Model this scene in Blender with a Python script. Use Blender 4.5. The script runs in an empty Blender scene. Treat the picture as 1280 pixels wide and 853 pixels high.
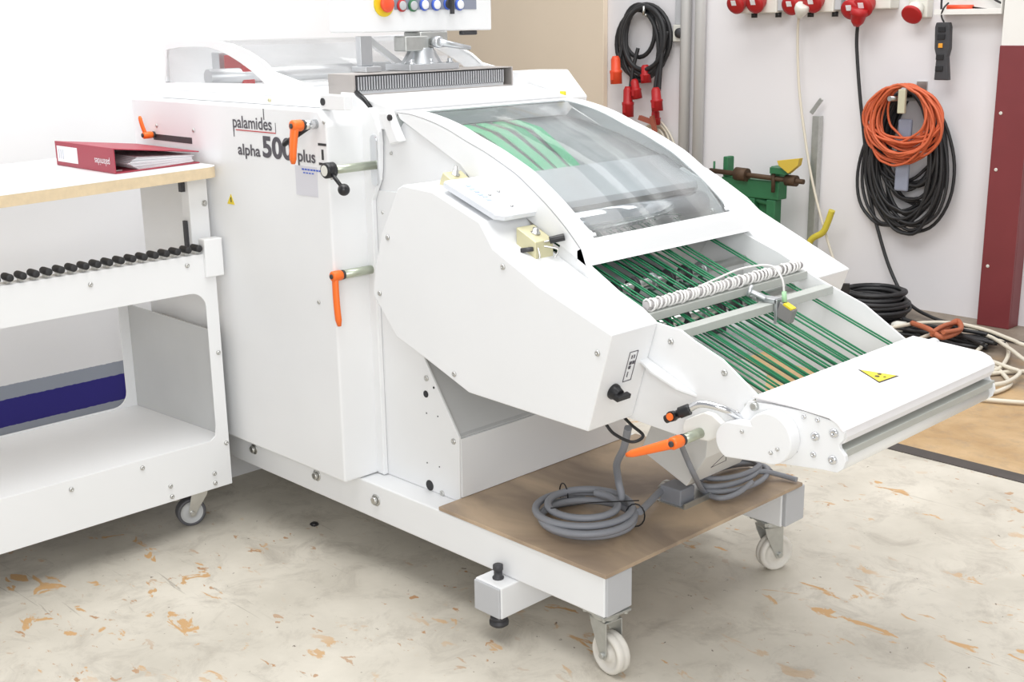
import bpy, bmesh, math, random
from mathutils import Vector, Matrix
random.seed(7)
PI = math.pi
S = bpy.context.scene
C = S.collection

# ------------------------------------------------------------------ camera
cam = bpy.data.cameras.new('camera')
cam.sensor_width = 36.0
cam.lens = 42.7872
cam.clip_start = 0.05
camo = bpy.data.objects.new('camera', cam)
C.objects.link(camo)
camo.matrix_world = Matrix([[0.700245, -0.171075, 0.693102, 0], [0.713731, 0.189072, -0.674419, 0], [-0.01567, 0.966946, 0.254498, 1.4]] + [[0, 0, 0, 1]])
S.camera = camo
# ------------------------------------------------------------------ world, lamps, exposure
S.view_settings.view_transform = 'Standard'
S.view_settings.look = 'None'
S.view_settings.exposure = 0.0
S.view_settings.gamma = 1.0
W = bpy.data.worlds.new('world')
S.world = W
W.use_nodes = True
W.node_tree.nodes['Background'].inputs[0].default_value = (0.97, 0.98, 1.0, 1)
W.node_tree.nodes['Background'].inputs[1].default_value = 0.50


def area(name, loc, target, sx, sy, power, col=(1, 0.995, 0.98)):
    l = bpy.data.lights.new(name, 'AREA')
    l.shape = 'RECTANGLE'
    l.size = sx
    l.size_y = sy
    l.energy = power
    l.color = col
    o = bpy.data.objects.new(name, l)
    C.objects.link(o)
    o.location = loc
    o.rotation_euler = (Vector(target) - Vector(loc)).to_track_quat('-Z', 'Y').to_euler()
    return o


area('ceiling_lamp_bank', (-1.9, 1.4, 4.2), (-1.8, 2.0, 0), 3.6, 2.2, 142)
area('ceiling_lamp_rear', (-2.6, 4.2, 4.6), (-2.8, 5.0, 0.3), 5.0, 1.2, 95)
area('camera_side_fill', (2.2, -2.0, 2.4), (-2.4, 2.2, 0.4), 3.5, 2.5, 150, (1, 1, 1))  # fill added on the camera side, brightens upright faces and under the table


# ------------------------------------------------------------------ materials
def newmat(name):
    m = bpy.data.materials.new(name)
    m.use_nodes = True
    return m, m.node_tree.nodes, m.node_tree.links, m.node_tree.nodes['Principled BSDF']


def mat(name, col, rough=0.5, metal=0.0, var=0.0, scale=20, bump=0.0, coat=0.0):
    m, n, l, b = newmat(name)
    b.inputs['Base Color'].default_value = (*col, 1)
    b.inputs['Roughness'].default_value = rough
    b.inputs['Metallic'].default_value = metal
    b.inputs['Coat Weight'].default_value = coat
    tc = n.new('ShaderNodeTexCoord')
    nz = n.new('ShaderNodeTexNoise')
    nz.inputs['Scale'].default_value = scale
    nz.inputs['Detail'].default_value = 5
    l.new(tc.outputs['Object'], nz.inputs['Vector'])
    if var > 0:
        mx = n.new('ShaderNodeMix')
        mx.data_type = 'RGBA'
        mx.inputs['A'].default_value = (*[c * (1 - var) for c in col], 1)
        mx.inputs['B'].default_value = (*[min(1, c * (1 + var * 0.6)) for c in col], 1)
        l.new(nz.outputs['Fac'], mx.inputs['Factor'])
        l.new(mx.outputs['Result'], b.inputs['Base Color'])
    if bump > 0:
        bp = n.new('ShaderNodeBump')
        bp.inputs['Strength'].default_value = bump
        bp.inputs['Distance'].default_value = 0.002
        l.new(nz.outputs['Fac'], bp.inputs['Height'])
        l.new(bp.outputs['Normal'], b.inputs['Normal'])
    return m


WHITE = mat('white_powder_coat', (0.83, 0.84, 0.85), 0.42, var=0.03, scale=6)
WHITE2 = mat('warm_white_paint', (0.80, 0.79, 0.76), 0.5, var=0.04, scale=9)
GREYW = mat('pale_grey_paint', (0.56, 0.57, 0.57), 0.5, var=0.06, scale=8)
CAPG = mat('grey_plastic_cap', (0.50, 0.51, 0.53), 0.5)
STEEL = mat('brushed_steel', (0.62, 0.62, 0.60), 0.32, 1.0, var=0.15, scale=40)
ZINC = mat('galvanised_steel', (0.55, 0.56, 0.54), 0.42, 0.85, var=0.2, scale=50)
CHROME = mat('polished_chrome', (0.75, 0.76, 0.78), 0.12, 1.0)
ROD = mat('olive_zinc_rod', (0.50, 0.54, 0.44), 0.35, 0.7)
ALU = mat('aluminium', (0.62, 0.64, 0.66), 0.38, 0.9, var=0.08, scale=30)
BARM = mat('grey_bar', (0.52, 0.54, 0.51), 0.45, 0.3, var=0.08, scale=30)
DARK = mat('dark_grey_steel', (0.06, 0.06, 0.065), 0.5, 0.3)
BLACK = mat('black_plastic', (0.012, 0.012, 0.014), 0.35)
RUBBER = mat('black_rubber', (0.025, 0.025, 0.027), 0.6)
ORANGE = mat('orange_plastic', (0.90, 0.17, 0.02), 0.4)
GREEN = mat('green_cord', (0.012, 0.22, 0.09), 0.45, var=0.2, scale=30)
DGREEN = mat('dark_green_cord', (0.01, 0.10, 0.05), 0.5)
BELTG = mat('green_flat_belt', (0.05, 0.46, 0.20), 0.5, var=0.15, scale=25)
RED = mat('red_plastic', (0.44, 0.012, 0.015), 0.45)
REDO = mat('orange_red_plastic', (0.85, 0.09, 0.03), 0.4)
YELLOW = mat('yellow_paint', (0.80, 0.62, 0.03), 0.45)
YELZ = mat('yellow_zinc', (0.66, 0.62, 0.40), 0.4, 0.4)
GCABLE = mat('grey_cable', (0.27, 0.28, 0.31), 0.5)
BCABLE = mat('black_cable', (0.022, 0.022, 0.024), 0.5)
WCABLE = mat('cream_cable', (0.72, 0.67, 0.56), 0.5, var=0.08, scale=20)
OCABLE = mat('orange_cable', (0.62, 0.13, 0.05), 0.5)
TEXT = mat('grey_print', (0.09, 0.085, 0.10), 0.6)
TRED = mat('red_print', (0.5, 0.05, 0.05), 0.6)
PAPER = mat('white_paper', (0.84, 0.84, 0.86), 0.7)
PAPERG = mat('printed_paper', (0.58, 0.60, 0.66), 0.7, var=0.25, scale=80)
MAROON = mat('dark_red_cloth_board', (0.36, 0.035, 0.06), 0.45, var=0.1, scale=200)
REDPAINT = mat('dark_red_steel_paint', (0.20, 0.034, 0.039), 0.42, var=0.2, scale=5)
GREENP = mat('green_machine_paint', (0.03, 0.17, 0.07), 0.45, var=0.3, scale=15)
RUST = mat('rusty_screw', (0.10, 0.06, 0.035), 0.6, 0.4, var=0.3, scale=40)
BEIGE = mat('beige_painted_board', (0.84, 0.72, 0.57), 0.55, var=0.05, scale=3)
CREAMP = mat('cream_plastic', (0.72, 0.71, 0.65), 0.45)
NYLON = mat('white_nylon', (0.72, 0.69, 0.63), 0.45, var=0.15, scale=30)
BRUSH = mat('brown_brush_dirt', (0.33, 0.24, 0.17), 0.8, var=0.4, scale=60)
MELAM = mat('white_laminate', (0.84, 0.84, 0.85), 0.35)
EDGE = mat('beech_ply_edge', (0.74, 0.60, 0.40), 0.5, var=0.2, scale=60)
BLUEP = mat('blue_plastic', (0.05, 0.12, 0.55), 0.4)


def glass(name, tint, gloss):
    m = bpy.data.materials.new(name)
    m.use_nodes = True
    n, l = m.node_tree.nodes, m.node_tree.links
    n.clear()
    o = n.new('ShaderNodeOutputMaterial')
    t = n.new('ShaderNodeBsdfTransparent')
    t.inputs[0].default_value = (*tint, 1)
    g = n.new('ShaderNodeBsdfGlossy')
    g.inputs['Roughness'].default_value = 0.10
    d = n.new('ShaderNodeBsdfDiffuse')
    d.inputs[0].default_value = (0.7, 0.72, 0.73, 1)
    lw = n.new('ShaderNodeLayerWeight')
    lw.inputs['Blend'].default_value = 0.5
    pw = n.new('ShaderNodeMath')
    pw.operation = 'POWER'
    pw.inputs[1].default_value = 4.0
    l.new(lw.outputs['Facing'], pw.inputs[0])
    fr = n.new('ShaderNodeMapRange')
    fr.inputs[3].default_value = 0.03
    fr.inputs[4].default_value = 0.45
    l.new(pw.outputs[0], fr.inputs[0])
    nz = n.new('ShaderNodeTexNoise')
    nz.inputs['Scale'].default_value = 7
    nz.inputs['Detail'].default_value = 6
    mr = n.new('ShaderNodeMapRange')
    mr.inputs[1].default_value = 0.3
    mr.inputs[2].default_value = 0.8
    mr.inputs[3].default_value = gloss * 0.5
    mr.inputs[4].default_value = gloss * 1.6
    l.new(nz.outputs['Fac'], mr.inputs[0])
    m1 = n.new('ShaderNodeMixShader')
    m2 = n.new('ShaderNodeMixShader')
    l.new(fr.outputs[0], m1.inputs[0])
    l.new(t.outputs[0], m1.inputs[1])
    l.new(g.outputs[0], m1.inputs[2])
    l.new(mr.outputs[0], m2.inputs[0])
    l.new(m1.outputs[0], m2.inputs[1])
    l.new(d.outputs[0], m2.inputs[2])
    l.new(m2.outputs[0], o.inputs[0])
    return m


GLASS = glass('clear_polycarbonate', (0.93, 0.95, 0.955), 0.05)
GLASS2 = glass('thin_polycarbonate', (0.955, 0.955, 0.955), 0.03)


def floor_mat():
    m, n, l, b = newmat('painted_workshop_floor')
    tc = n.new('ShaderNodeTexCoord')
    sp = n.new('ShaderNodeSeparateXYZ')
    l.new(tc.outputs['Object'], sp.inputs[0])

    def noise(scale, det=6, rough=0.6, dist=0.0, off=0.0, stretch=None):
        mp = n.new('ShaderNodeMapping')
        mp.inputs['Location'].default_value = (off, off * 0.7, 0)
        if stretch:
            mp.inputs['Scale'].default_value = stretch[:3]
            mp.inputs['Rotation'].default_value = (0, 0, stretch[3])
        l.new(tc.outputs['Object'], mp.inputs[0])
        z = n.new('ShaderNodeTexNoise')
        z.inputs['Scale'].default_value = scale
        z.inputs['Detail'].default_value = det
        z.inputs['Roughness'].default_value = rough
        z.inputs['Distortion'].default_value = dist
        l.new(mp.outputs[0], z.inputs['Vector'])
        return z.outputs['Fac']

    def ramp(fac, a, b_, lo=0.0, hi=1.0):
        r = n.new('ShaderNodeMapRange')
        r.inputs[1].default_value = a
        r.inputs[2].default_value = b_
        r.inputs[3].default_value = lo
        r.inputs[4].default_value = hi
        l.new(fac, r.inputs[0])
        return r.outputs[0]

    def mix(fac, A, B):
        x = n.new('ShaderNodeMix')
        x.data_type = 'RGBA'
        if hasattr(fac, 'links'):
            l.new(fac, x.inputs['Factor'])
        for v, k in ((A, 'A'), (B, 'B')):
            if isinstance(v, tuple):
                x.inputs[k].default_value = (*v, 1)
            else:
                l.new(v, x.inputs[k])
        return x.outputs['Result']

    def mul(a, b_):
        x = n.new('ShaderNodeMath')
        x.operation = 'MULTIPLY'
        l.new(a, x.inputs[0])
        l.new(b_, x.inputs[1])
        return x.outputs[0]

    base = mix(ramp(noise(3.2, 7), 0.35, 0.68), (0.52, 0.485, 0.415), (0.655, 0.615, 0.535))
    base = mix(ramp(noise(7, 9, 0.75, 0.6, 3), 0.50, 0.70, 0, 0.7), base, (0.36, 0.325, 0.275))
    patch = mul(ramp(noise(8, 6, 0.6, 0.8, 11, (1, 2.0, 1, 0.5)), 0.61, 0.64), ramp(noise(1.6, 2, 0.5, 0, 5), 0.45, 0.56))
    base = mix(patch, base, (0.55, 0.34, 0.16))
    patch2 = mul(ramp(noise(18, 5, 0.6, 0.5, 21, (1, 1.8, 1, 1.2)), 0.64, 0.66), ramp(noise(2.1, 2, 0.5, 0, 9), 0.45, 0.6))
    base = mix(patch2, base, (0.42, 0.24, 0.12))
    spk = ramp(noise(38, 4, 0.6, 0.2, 31), 0.69, 0.72)
    base = mix(spk, base, (0.16, 0.13, 0.10))
    for ang, off in ((0.45, 3.0), (-0.5, 8.0), (1.2, 17.0)):
        sc = mul(ramp(noise(5, 5, 0.6, 0.9, off, (0.6, 9, 1, ang)), 0.67, 0.71, 0, 0.6), ramp(noise(2, 2, 0.5, 0, off + 2), 0.45, 0.6))
        base = mix(sc, base, (0.26, 0.23, 0.19))
    och = mix(ramp(noise(4, 8, 0.7, 0.5), 0.35, 0.7), (0.42, 0.27, 0.13), (0.58, 0.41, 0.23))
    och = mix(ramp(noise(16, 6, 0.7), 0.5, 0.7, 0, 0.5), och, (0.30, 0.24, 0.17))
    brn = mix(ramp(noise(5, 8, 0.7, 0.5), 0.35, 0.7), (0.20, 0.165, 0.13), (0.34, 0.28, 0.22))
    ad = n.new('ShaderNodeMath')
    ad.operation = 'ADD'
    l.new(sp.outputs['Y'], ad.inputs[0])
    l.new(ramp(noise(2.5, 5), 0.3, 0.7, -0.5, 0.5), ad.inputs[1])
    far = mix(ramp(ad.outputs[0], 4.35, 4.85), och, brn)
    col = mix(ramp(sp.outputs['Y'], 3.585, 3.59), base, far)
    l.new(col, b.inputs['Base Color'])
    b.inputs['Roughness'].default_value = 0.5
    b.inputs['Specular IOR Level'].default_value = 0.35
    bp = n.new('ShaderNodeBump')
    bp.inputs['Strength'].default_value = 0.25
    bp.inputs['Distance'].default_value = 0.003
    l.new(noise(14, 8), bp.inputs['Height'])
    l.new(bp.outputs[0], b.inputs['Normal'])
    return m


def wall_mat(name, cols, bands=None, axis='Z'):
    m, n, l, b = newmat(name)
    tc = n.new('ShaderNodeTexCoord')
    nz = n.new('ShaderNodeTexNoise')
    nz.inputs['Scale'].default_value = 1.6
    nz.inputs['Detail'].default_value = 6
    l.new(tc.outputs['Object'], nz.inputs[0])
    mx = n.new('ShaderNodeMix')
    mx.data_type = 'RGBA'
    mx.inputs['A'].default_value = (*cols[0], 1)
    mx.inputs['B'].default_value = (*cols[1], 1)
    l.new(nz.outputs['Fac'], mx.inputs['Factor'])
    cur = mx.outputs['Result']
    if bands:
        sp = n.new('ShaderNodeSeparateXYZ')
        l.new(tc.outputs['Object'], sp.inputs[0])
        n2 = n.new('ShaderNodeTexNoise')
        n2.inputs['Scale'].default_value = 60
        n2.inputs['Detail'].default_value = 3
        l.new(tc.outputs['Object'], n2.inputs[0])
        mr = n.new('ShaderNodeMapRange')
        mr.inputs[3].default_value = -0.003
        mr.inputs[4].default_value = 0.003
        l.new(n2.outputs['Fac'], mr.inputs[0])
        a = n.new('ShaderNodeMath')
        a.operation = 'ADD'
        l.new(sp.outputs['Z'], a.inputs[0])
        l.new(mr.outputs[0], a.inputs[1])
        for top, c in bands:
            lt = n.new('ShaderNodeMath')
            lt.operation = 'LESS_THAN'
            lt.inputs[1].default_value = top
            l.new(a.outputs[0], lt.inputs[0])
            x = n.new('ShaderNodeMix')
            x.data_type = 'RGBA'
            l.new(lt.outputs[0], x.inputs['Factor'])
            l.new(cur, x.inputs['A'])
            x.inputs['B'].default_value = (*c, 1)
            cur = x.outputs['Result']
    l.new(cur, b.inputs['Base Color'])
    b.inputs['Roughness'].default_value = 0.7
    bp = n.new('ShaderNodeBump')
    bp.inputs['Strength'].default_value = 0.15
    bp.inputs['Distance'].default_value = 0.004
    n3 = n.new('ShaderNodeTexNoise')
    n3.inputs['Scale'].default_value = 9
    n3.inputs['Detail'].default_value = 8
    l.new(tc.outputs['Object'], n3.inputs[0])
    l.new(n3.outputs['Fac'], bp.inputs['Height'])
    l.new(bp.outputs[0], b.inputs['Normal'])
    return m


def board_mat():
    m, n, l, b = newmat('brown_plywood_deck')
    tc = n.new('ShaderNodeTexCoord')
    mp = n.new('ShaderNodeMapping')
    mp.inputs['Scale'].default_value = (2.4, 3.6, 3)
    mp.inputs['Rotation'].default_value = (0, 0, 0.25)
    l.new(tc.outputs['Object'], mp.inputs[0])
    z = n.new('ShaderNodeTexNoise')
    z.inputs['Scale'].default_value = 1.3
    z.inputs['Detail'].default_value = 8
    z.inputs['Distortion'].default_value = 0.7
    l.new(mp.outputs[0], z.inputs[0])
    r = n.new('ShaderNodeValToRGB')
    r.color_ramp.elements[0].position = 0.33
    r.color_ramp.elements[0].color = (0.23, 0.17, 0.125, 1)
    r.color_ramp.elements[1].position = 0.62
    r.color_ramp.elements[1].color = (0.56, 0.42, 0.285, 1)
    l.new(z.outputs['Fac'], r.inputs[0])
    l.new(r.outputs[0], b.inputs['Base Color'])
    b.inputs['Roughness'].default_value = 0.45
    return m


BOARD = board_mat()


# ------------------------------------------------------------------ geometry helpers
class MB:
    """collects shapes in world coordinates; build() links them as one mesh object"""

    def __init__(self):
        self.bm = bmesh.new()
        self.mats = []
        self.cur = 0

    def use(self, m):
        if m not in self.mats:
            self.mats.append(m)
        self.cur = self.mats.index(m)
        return self

    def face(self, vs, smooth=False):
        try:
            f = self.bm.faces.new(vs)
        except ValueError:
            return
        f.material_index = self.cur
        f.smooth = smooth

    def box(self, a, b):
        x0, y0, z0 = [min(p, q) for p, q in zip(a, b)]
        x1, y1, z1 = [max(p, q) for p, q in zip(a, b)]
        v = [self.bm.verts.new(p) for p in ((x0, y0, z0), (x1, y0, z0), (x1, y1, z0), (x0, y1, z0), (x0, y0, z1), (x1, y0, z1), (x1, y1, z1), (x0, y1, z1))]
        for f in ((0, 3, 2, 1), (4, 5, 6, 7), (0, 1, 5, 4), (1, 2, 6, 5), (2, 3, 7, 6), (3, 0, 4, 7)):
            self.face([v[i] for i in f])
        return self

    def obox(self, c, ax, ay, az):
        c, ax, ay, az = map(Vector, (c, ax, ay, az))
        v = [self.bm.verts.new(c + i * ax + j * ay + k * az) for k in (-1, 1) for i, j in ((-1, -1), (1, -1), (1, 1), (-1, 1))]
        for f in ((0, 3, 2, 1), (4, 5, 6, 7), (0, 1, 5, 4), (1, 2, 6, 5), (2, 3, 7, 6), (3, 0, 4, 7)):
            self.face([v[i] for i in f])
        return self

    def prism(self, pts, axis, a, b, smooth=False):
        """pts 2-D outline; axis 'x': (y,z), 'y': (x,z), 'z': (x,y)"""
        def p3(p, t):
            return {'x': (t, p[0], p[1]), 'y': (p[0], t, p[1]), 'z': (p[0], p[1], t)}[axis]
        A = [self.bm.verts.new(p3(p, a)) for p in pts]
        B = [self.bm.verts.new(p3(p, b)) for p in pts]
        n = len(pts)
        self.face(A)
        self.face(B[::-1])
        for i in range(n):
            self.face([A[i], B[i], B[(i + 1) % n], A[(i + 1) % n]], smooth)
        return self

    def loops(self, rings, closed=False, smooth=True, cap=True):
        R = [[self.bm.verts.new(p) for p in r] for r in rings]
        n = len(R[0])
        m = len(R)
        for i in range(m if closed else m - 1):
            for j in range(n):
                self.face([R[i][j], R[(i + 1) % m][j], R[(i + 1) % m][(j + 1) % n], R[i][(j + 1) % n]], smooth)
        if cap and not closed:
            self.face(R[0])
            self.face(R[-1][::-1])
        return self

    def tube(self, path, r, seg=8, closed=False, radii=None):
        P = [Vector(p) for p in path]
        n = len(P)
        rings = []
        up = None
        for i in range(n):
            if closed:
                t = P[(i + 1) % n] - P[i - 1]
            else:
                t = P[min(i + 1, n - 1)] - P[max(i - 1, 0)]
            if t.length < 1e-9:
                t = Vector((0, 0, 1))
            t.normalize()
            if up is None:
                up = t.orthogonal().normalized()
            up = (up - t * up.dot(t))
            if up.length < 1e-6:
                up = t.orthogonal()
            up.normalize()
            s = t.cross(up)
            rr = radii[i] if radii else r
            rings.append([P[i] + (up * math.cos(2 * PI * k / seg) + s * math.sin(2 * PI * k / seg)) * rr for k in range(seg)])
        return self.loops(rings, closed)

    def cyl(self, a, b, r, seg=20, r2=None):
        a, b = Vector(a), Vector(b)
        t = (b - a).normalized()
        u = t.orthogonal().normalized()
        s = t.cross(u)
        rings = [[p + (u * math.cos(2 * PI * k / seg) + s * math.sin(2 * PI * k / seg)) * q for k in range(seg)] for p, q in ((a, r), (b, r2 if r2 is not None else r))]
        return self.loops(rings)

    def lathe(self, a, d, prof, seg=24, ring=False):
        """prof: (distance along d, radius)"""
        a, t = Vector(a), Vector(d).normalized()
        u = t.orthogonal().normalized()
        s = t.cross(u)
        rings = [[a + t * h + (u * math.cos(2 * PI * k / seg) + s * math.sin(2 * PI * k / seg)) * max(r, 1e-4) for k in range(seg)] for h, r in prof]
        return self.loops(rings, closed=ring)

    def ball(self, c, r, seg=16):
        return self.lathe(Vector(c) - Vector((0, 0, r)), (0, 0, 1), [(r - r * math.cos(PI * i / 10), r * math.sin(PI * i / 10)) for i in range(11)], seg)

    def build(self, name, m, parent=None, bevel=0.0, origin=None, auto=False):
        if origin is None:
            vs = self.bm.verts
            if parent is not None:
                origin = WLOC[parent.name]
            else:
                origin = (sum(v.co.x for v in vs) / len(vs), sum(v.co.y for v in vs) / len(vs), min(v.co.z for v in vs))
        origin = Vector(origin)
        bmesh.ops.recalc_face_normals(self.bm, faces=self.bm.faces)
        bmesh.ops.translate(self.bm, verts=self.bm.verts, vec=-origin)
        me = bpy.data.meshes.new(name)
        self.bm.to_mesh(me)
        self.bm.free()
        if m is not None:
            me.materials.append(m)
        for mm in self.mats:
            me.materials.append(mm)
        o = bpy.data.objects.new(name, me)
        C.objects.link(o)
        if parent is not None:
            o.parent = parent
            o.location = origin - WLOC[parent.name]
        else:
            o.location = origin
        WLOC[o.name] = origin.copy()
        if bevel > 0:
            md = o.modifiers.new('bevel', 'BEVEL')
            md.width = bevel
            md.segments = 3
            md.limit_method = 'ANGLE'
            md.angle_limit = 0.6
            md.harden_normals = False
        return o


class MM(MB):
    """MB whose first slot is left for use() colours only"""


WLOC = {}


def tag(o, label, cat=None, group=None, kind=None):
    if label:
        o['label'] = label
    if cat:
        o['category'] = cat
    if group:
        o['group'] = group
    if kind:
        o['kind'] = kind
    return o


def empty(name, loc, label, cat, group=None):
    o = bpy.data.objects.new(name, None)
    o.empty_display_size = 0.05
    o.location = loc
    C.objects.link(o)
    WLOC[o.name] = Vector(loc)
    return tag(o, label, cat, group)


def structure(o):
    o['kind'] = 'structure'
    return o


def smooth_path(pts, n=8, closed=False):
    P = [Vector(p) for p in pts]
    out = []
    m = len(P)
    for i in range(m if closed else m - 1):
        if closed:
            a, b, c, d = P[i - 1], P[i], P[(i + 1) % m], P[(i + 2) % m]
        else:
            a, b, c, d = P[max(i - 1, 0)], P[i], P[i + 1], P[min(i + 2, m - 1)]
        for k in range(n):
            t = k / n
            out.append(0.5 * ((2 * b) + (c - a) * t + (2 * a - 5 * b + 4 * c - d) * t * t + (3 * b - a - 3 * c + d) * t ** 3))
    if not closed:
        out.append(P[-1])
    return out


def cable(mb, pts, r, seg=8, closed=False, n=8):
    return mb.tube(smooth_path(pts, n, closed), r, seg, closed)


def copy_tree(o, loc=None, parent=None, rotz=None):
    c = o.copy()
    C.objects.link(c)
    if parent is not None:
        c.parent = parent
    if loc is not None:
        c.location = loc
    if rotz is not None:
        c.rotation_euler = (0, 0, rotz)
    for ch in list(o.children):
        copy_tree(ch, parent=c)
    return c


def screw(mb, p, d, r=0.006, h=0.004):
    p, d = Vector(p), Vector(d)
    mb.lathe(p, d, [(0, r), (h * 0.6, r * 0.95), (h, r * 0.6), (h, r * 0.3), (h * 0.4, r * 0.28)], 12)
    return mb


def hexbolt(mb, p, d, r=0.011):
    p, d = Vector(p), Vector(d).normalized()
    mb.lathe(p, d, [(0, r * 1.45), (0.002, r * 1.45), (0.002, r)], 16)
    mb.lathe(p + d * 0.002, d, [(0, r), (r * 0.8, r), (r * 0.9, r * 0.8)], 6)
    return mb


def text_mesh(name, body, origin, right, up, width, height, m, parent, weight=0.0):
    """flat lettering fitted to width x height at origin (lower left corner)"""
    cu = bpy.data.curves.new(name, 'FONT')
    cu.body = body
    cu.size = 1
    cu.offset = weight
    to = bpy.data.objects.new(name + '_tmp', cu)
    C.objects.link(to)
    dg = bpy.context.evaluated_depsgraph_get()
    me = bpy.data.meshes.new_from_object(to.evaluated_get(dg))
    bpy.data.objects.remove(to)
    xs = [v.co.x for v in me.vertices]
    ys = [v.co.y for v in me.vertices]
    x0, x1, y0, y1 = min(xs), max(xs), min(ys), max(ys)
    right, up, origin = Vector(right), Vector(up), Vector(origin)
    base = WLOC[parent.name]
    for v in me.vertices:
        v.co = origin + right * ((v.co.x - x0) / (x1 - x0) * width) + up * ((v.co.y - y0) / (y1 - y0) * height) - base
    me.materials.clear()
    me.materials.append(m)
    o = bpy.data.objects.new(name, me)
    C.objects.link(o)
    o.parent = parent
    WLOC[o.name] = base.copy()
    return o


# ================================================================== SETTING
XW = -3.80      # left wall face
YB = 5.48       # back wall face
structure(MB().box((-9, -4, -0.12), (4, 7.5, 0)).build('floor', floor_mat(), origin=(0, 0, 0)))
zb = [[(1.421, 0.296), (1.861, 0.303)], [(1.416, 0.252), (1.856, 0.255)], [(1.405, 0.166), (1.823, 0.162)]]
z_grey = sum(p[1] for p in zb[0]) / 2
z_blue = sum(p[1] for p in zb[1]) / 2
z_low = sum(p[1] for p in zb[2]) / 2
WALLL = wall_mat('white_wall_with_blue_band', ((0.80, 0.80, 0.815), (0.86, 0.86, 0.87)), [(z_grey, (0.31, 0.34, 0.40)), (z_blue, (0.024, 0.018, 0.20)), (z_low, (0.31, 0.34, 0.40))])
WALLB = wall_mat('off_white_workshop_wall', ((0.78, 0.765, 0.785), (0.84, 0.825, 0.845)))
structure(MB().box((XW - 0.16, -4, 0), (XW, 3.36, 3.4)).build('wall_left', WALLL, origin=(XW, 0, 0)))
structure(MB().box((-9, YB, 0), (4, YB + 0.2, 3.4)).build('wall_back', WALLB, origin=(0, YB, 0)))
dx = -4.794
d = structure(MB().box((-7.4, YB - 0.04, 0), (dx, YB - 0.002, 2.6)).build('door_1', BEIGE, bevel=0.004))
tag(d, 'plain beige painted sliding door leaf behind the machine')
# dark joint in the floor
structure(MB().box((-7, 3.562, 0), (4, 3.628, 0.003)).build('trim_1', mat('dark_joint_strip', (0.07, 0.06, 0.055), 0.6, var=0.3, scale=20)))
# red column
cl = [(-2.435, 1.262), (-2.342, 1.262), (-2.414, 0.031), (-2.286, 0.045)]
cx0 = (cl[0][0] + cl[2][0]) / 2
colm = empty('steel_column', (cx0, 5.36, 0), 'dark red painted steel column against the white wall at the right edge', 'column')
b = MB()
b.box((cx0, 5.375, 0), (cx0 + 0.150, 5.390, cl[0][1]))
b.box((cx0 + 0.135, 5.390, 0), (cx0 + 0.150, 5.478, cl[0][1]))
b.box((cx0, 5.390, 0), (cx0 + 0.015, 5.478, cl[0][1]))
b.build('red_casing', REDPAINT, colm, bevel=0.003)
MB().box((cx0 + 0.004, 5.38, cl[0][1]), (cx0 + 0.146, 5.478, 3.4)).build('white_casing', WHITE2, colm)
for z in (0.28, 0.72, 0.97):
    b = MB()
    screw(b, (cx0 + 0.03, 5.375, z), (0, -1, 0), 0.008)
    b.build('screw', CREAMP, colm)

# ================================================================== MACHINE
YN = 1.867      # near side plate
YF = 2.45       # far side plate
MC = empty('banding_machine', (-2.3, 2.18, 0), 'large white machine on castors with curved clear hood and green cord delivery', 'machine')
# base frame
b = MB()
b.box((-3.30, 1.797, 0.15), (-1.576, 1.885, 0.2475))
b.box((-3.30, 2.470, 0.15), (-1.576, 2.558, 0.2475))
b.box((-3.30, 1.885, 0.15), (-3.21, 2.470, 0.2475))
b.box((-2.20, 1.885, 0.152), (-2.11, 2.470, 0.245))
fr = b.build('base_frame', WHITE, MC, bevel=0.004)
MB().box((-1.576, 1.800, 0.153), (-1.570, 1.882, 0.245)).build('end_cap', CAPG, MC, bevel=0.002)
MB().box((-1.576, 2.473, 0.153), (-1.564, 2.556, 0.245)).build('end_cap', CAPG, MC, bevel=0.003)
for x in (-2.93, -2.62, -2.36):
    b = MB()
    hexbolt(b, (x, 1.797, 0.205), (0, -1, 0))
    b.build('frame_bolt', STEEL, MC)
b = MB()
b.prism([(1.76, 0), (2.58, 0), (2.58, 0.15), (1.81, 0.15)], 'x', -3.27, -3.25)
b.box((-3.29, 1.80, 0.10), (-3.22, 1.90, 0.149))
b.build('rear_foot_plate', WHITE, MC, bevel=0.002)
# outrigger
ot = MB().box((-1.93, 1.745, 0.070), (-1.842, 2.62, 0.149)).build('outrigger', WHITE, MC, bevel=0.004)
MB().box((-1.928, 1.739, 0.072), (-1.844, 1.746, 0.147)).build('outrigger_cap', CAPG, ot, bevel=0.003)
b = MB()
b.lathe((-1.886, 1.778, 0.149), (0, 0, 1), [(0, 0.0135), (0.004, 0.0135), (0.004, 0.010), (0.022, 0.010), (0.022, 0.012), (0.034, 0.012), (0.036, 0.008)], 12)
o_ = b.build('levelling_screw', DARK, MC)
b = MB()
b.cyl((-1.886, 1.778, 0.069), (-1.886, 1.778, 0.048), 0.008)
b.lathe((-1.886, 1.778, 0.030), (0, 0, 1), [(0, 0.018), (0.004, 0.023), (0.012, 0.023), (0.014, 0.016), (0.017, 0.021), (0.024, 0.020), (0.027, 0.010)], 20)
b.build('levelling_foot', DARK, MC)


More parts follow.
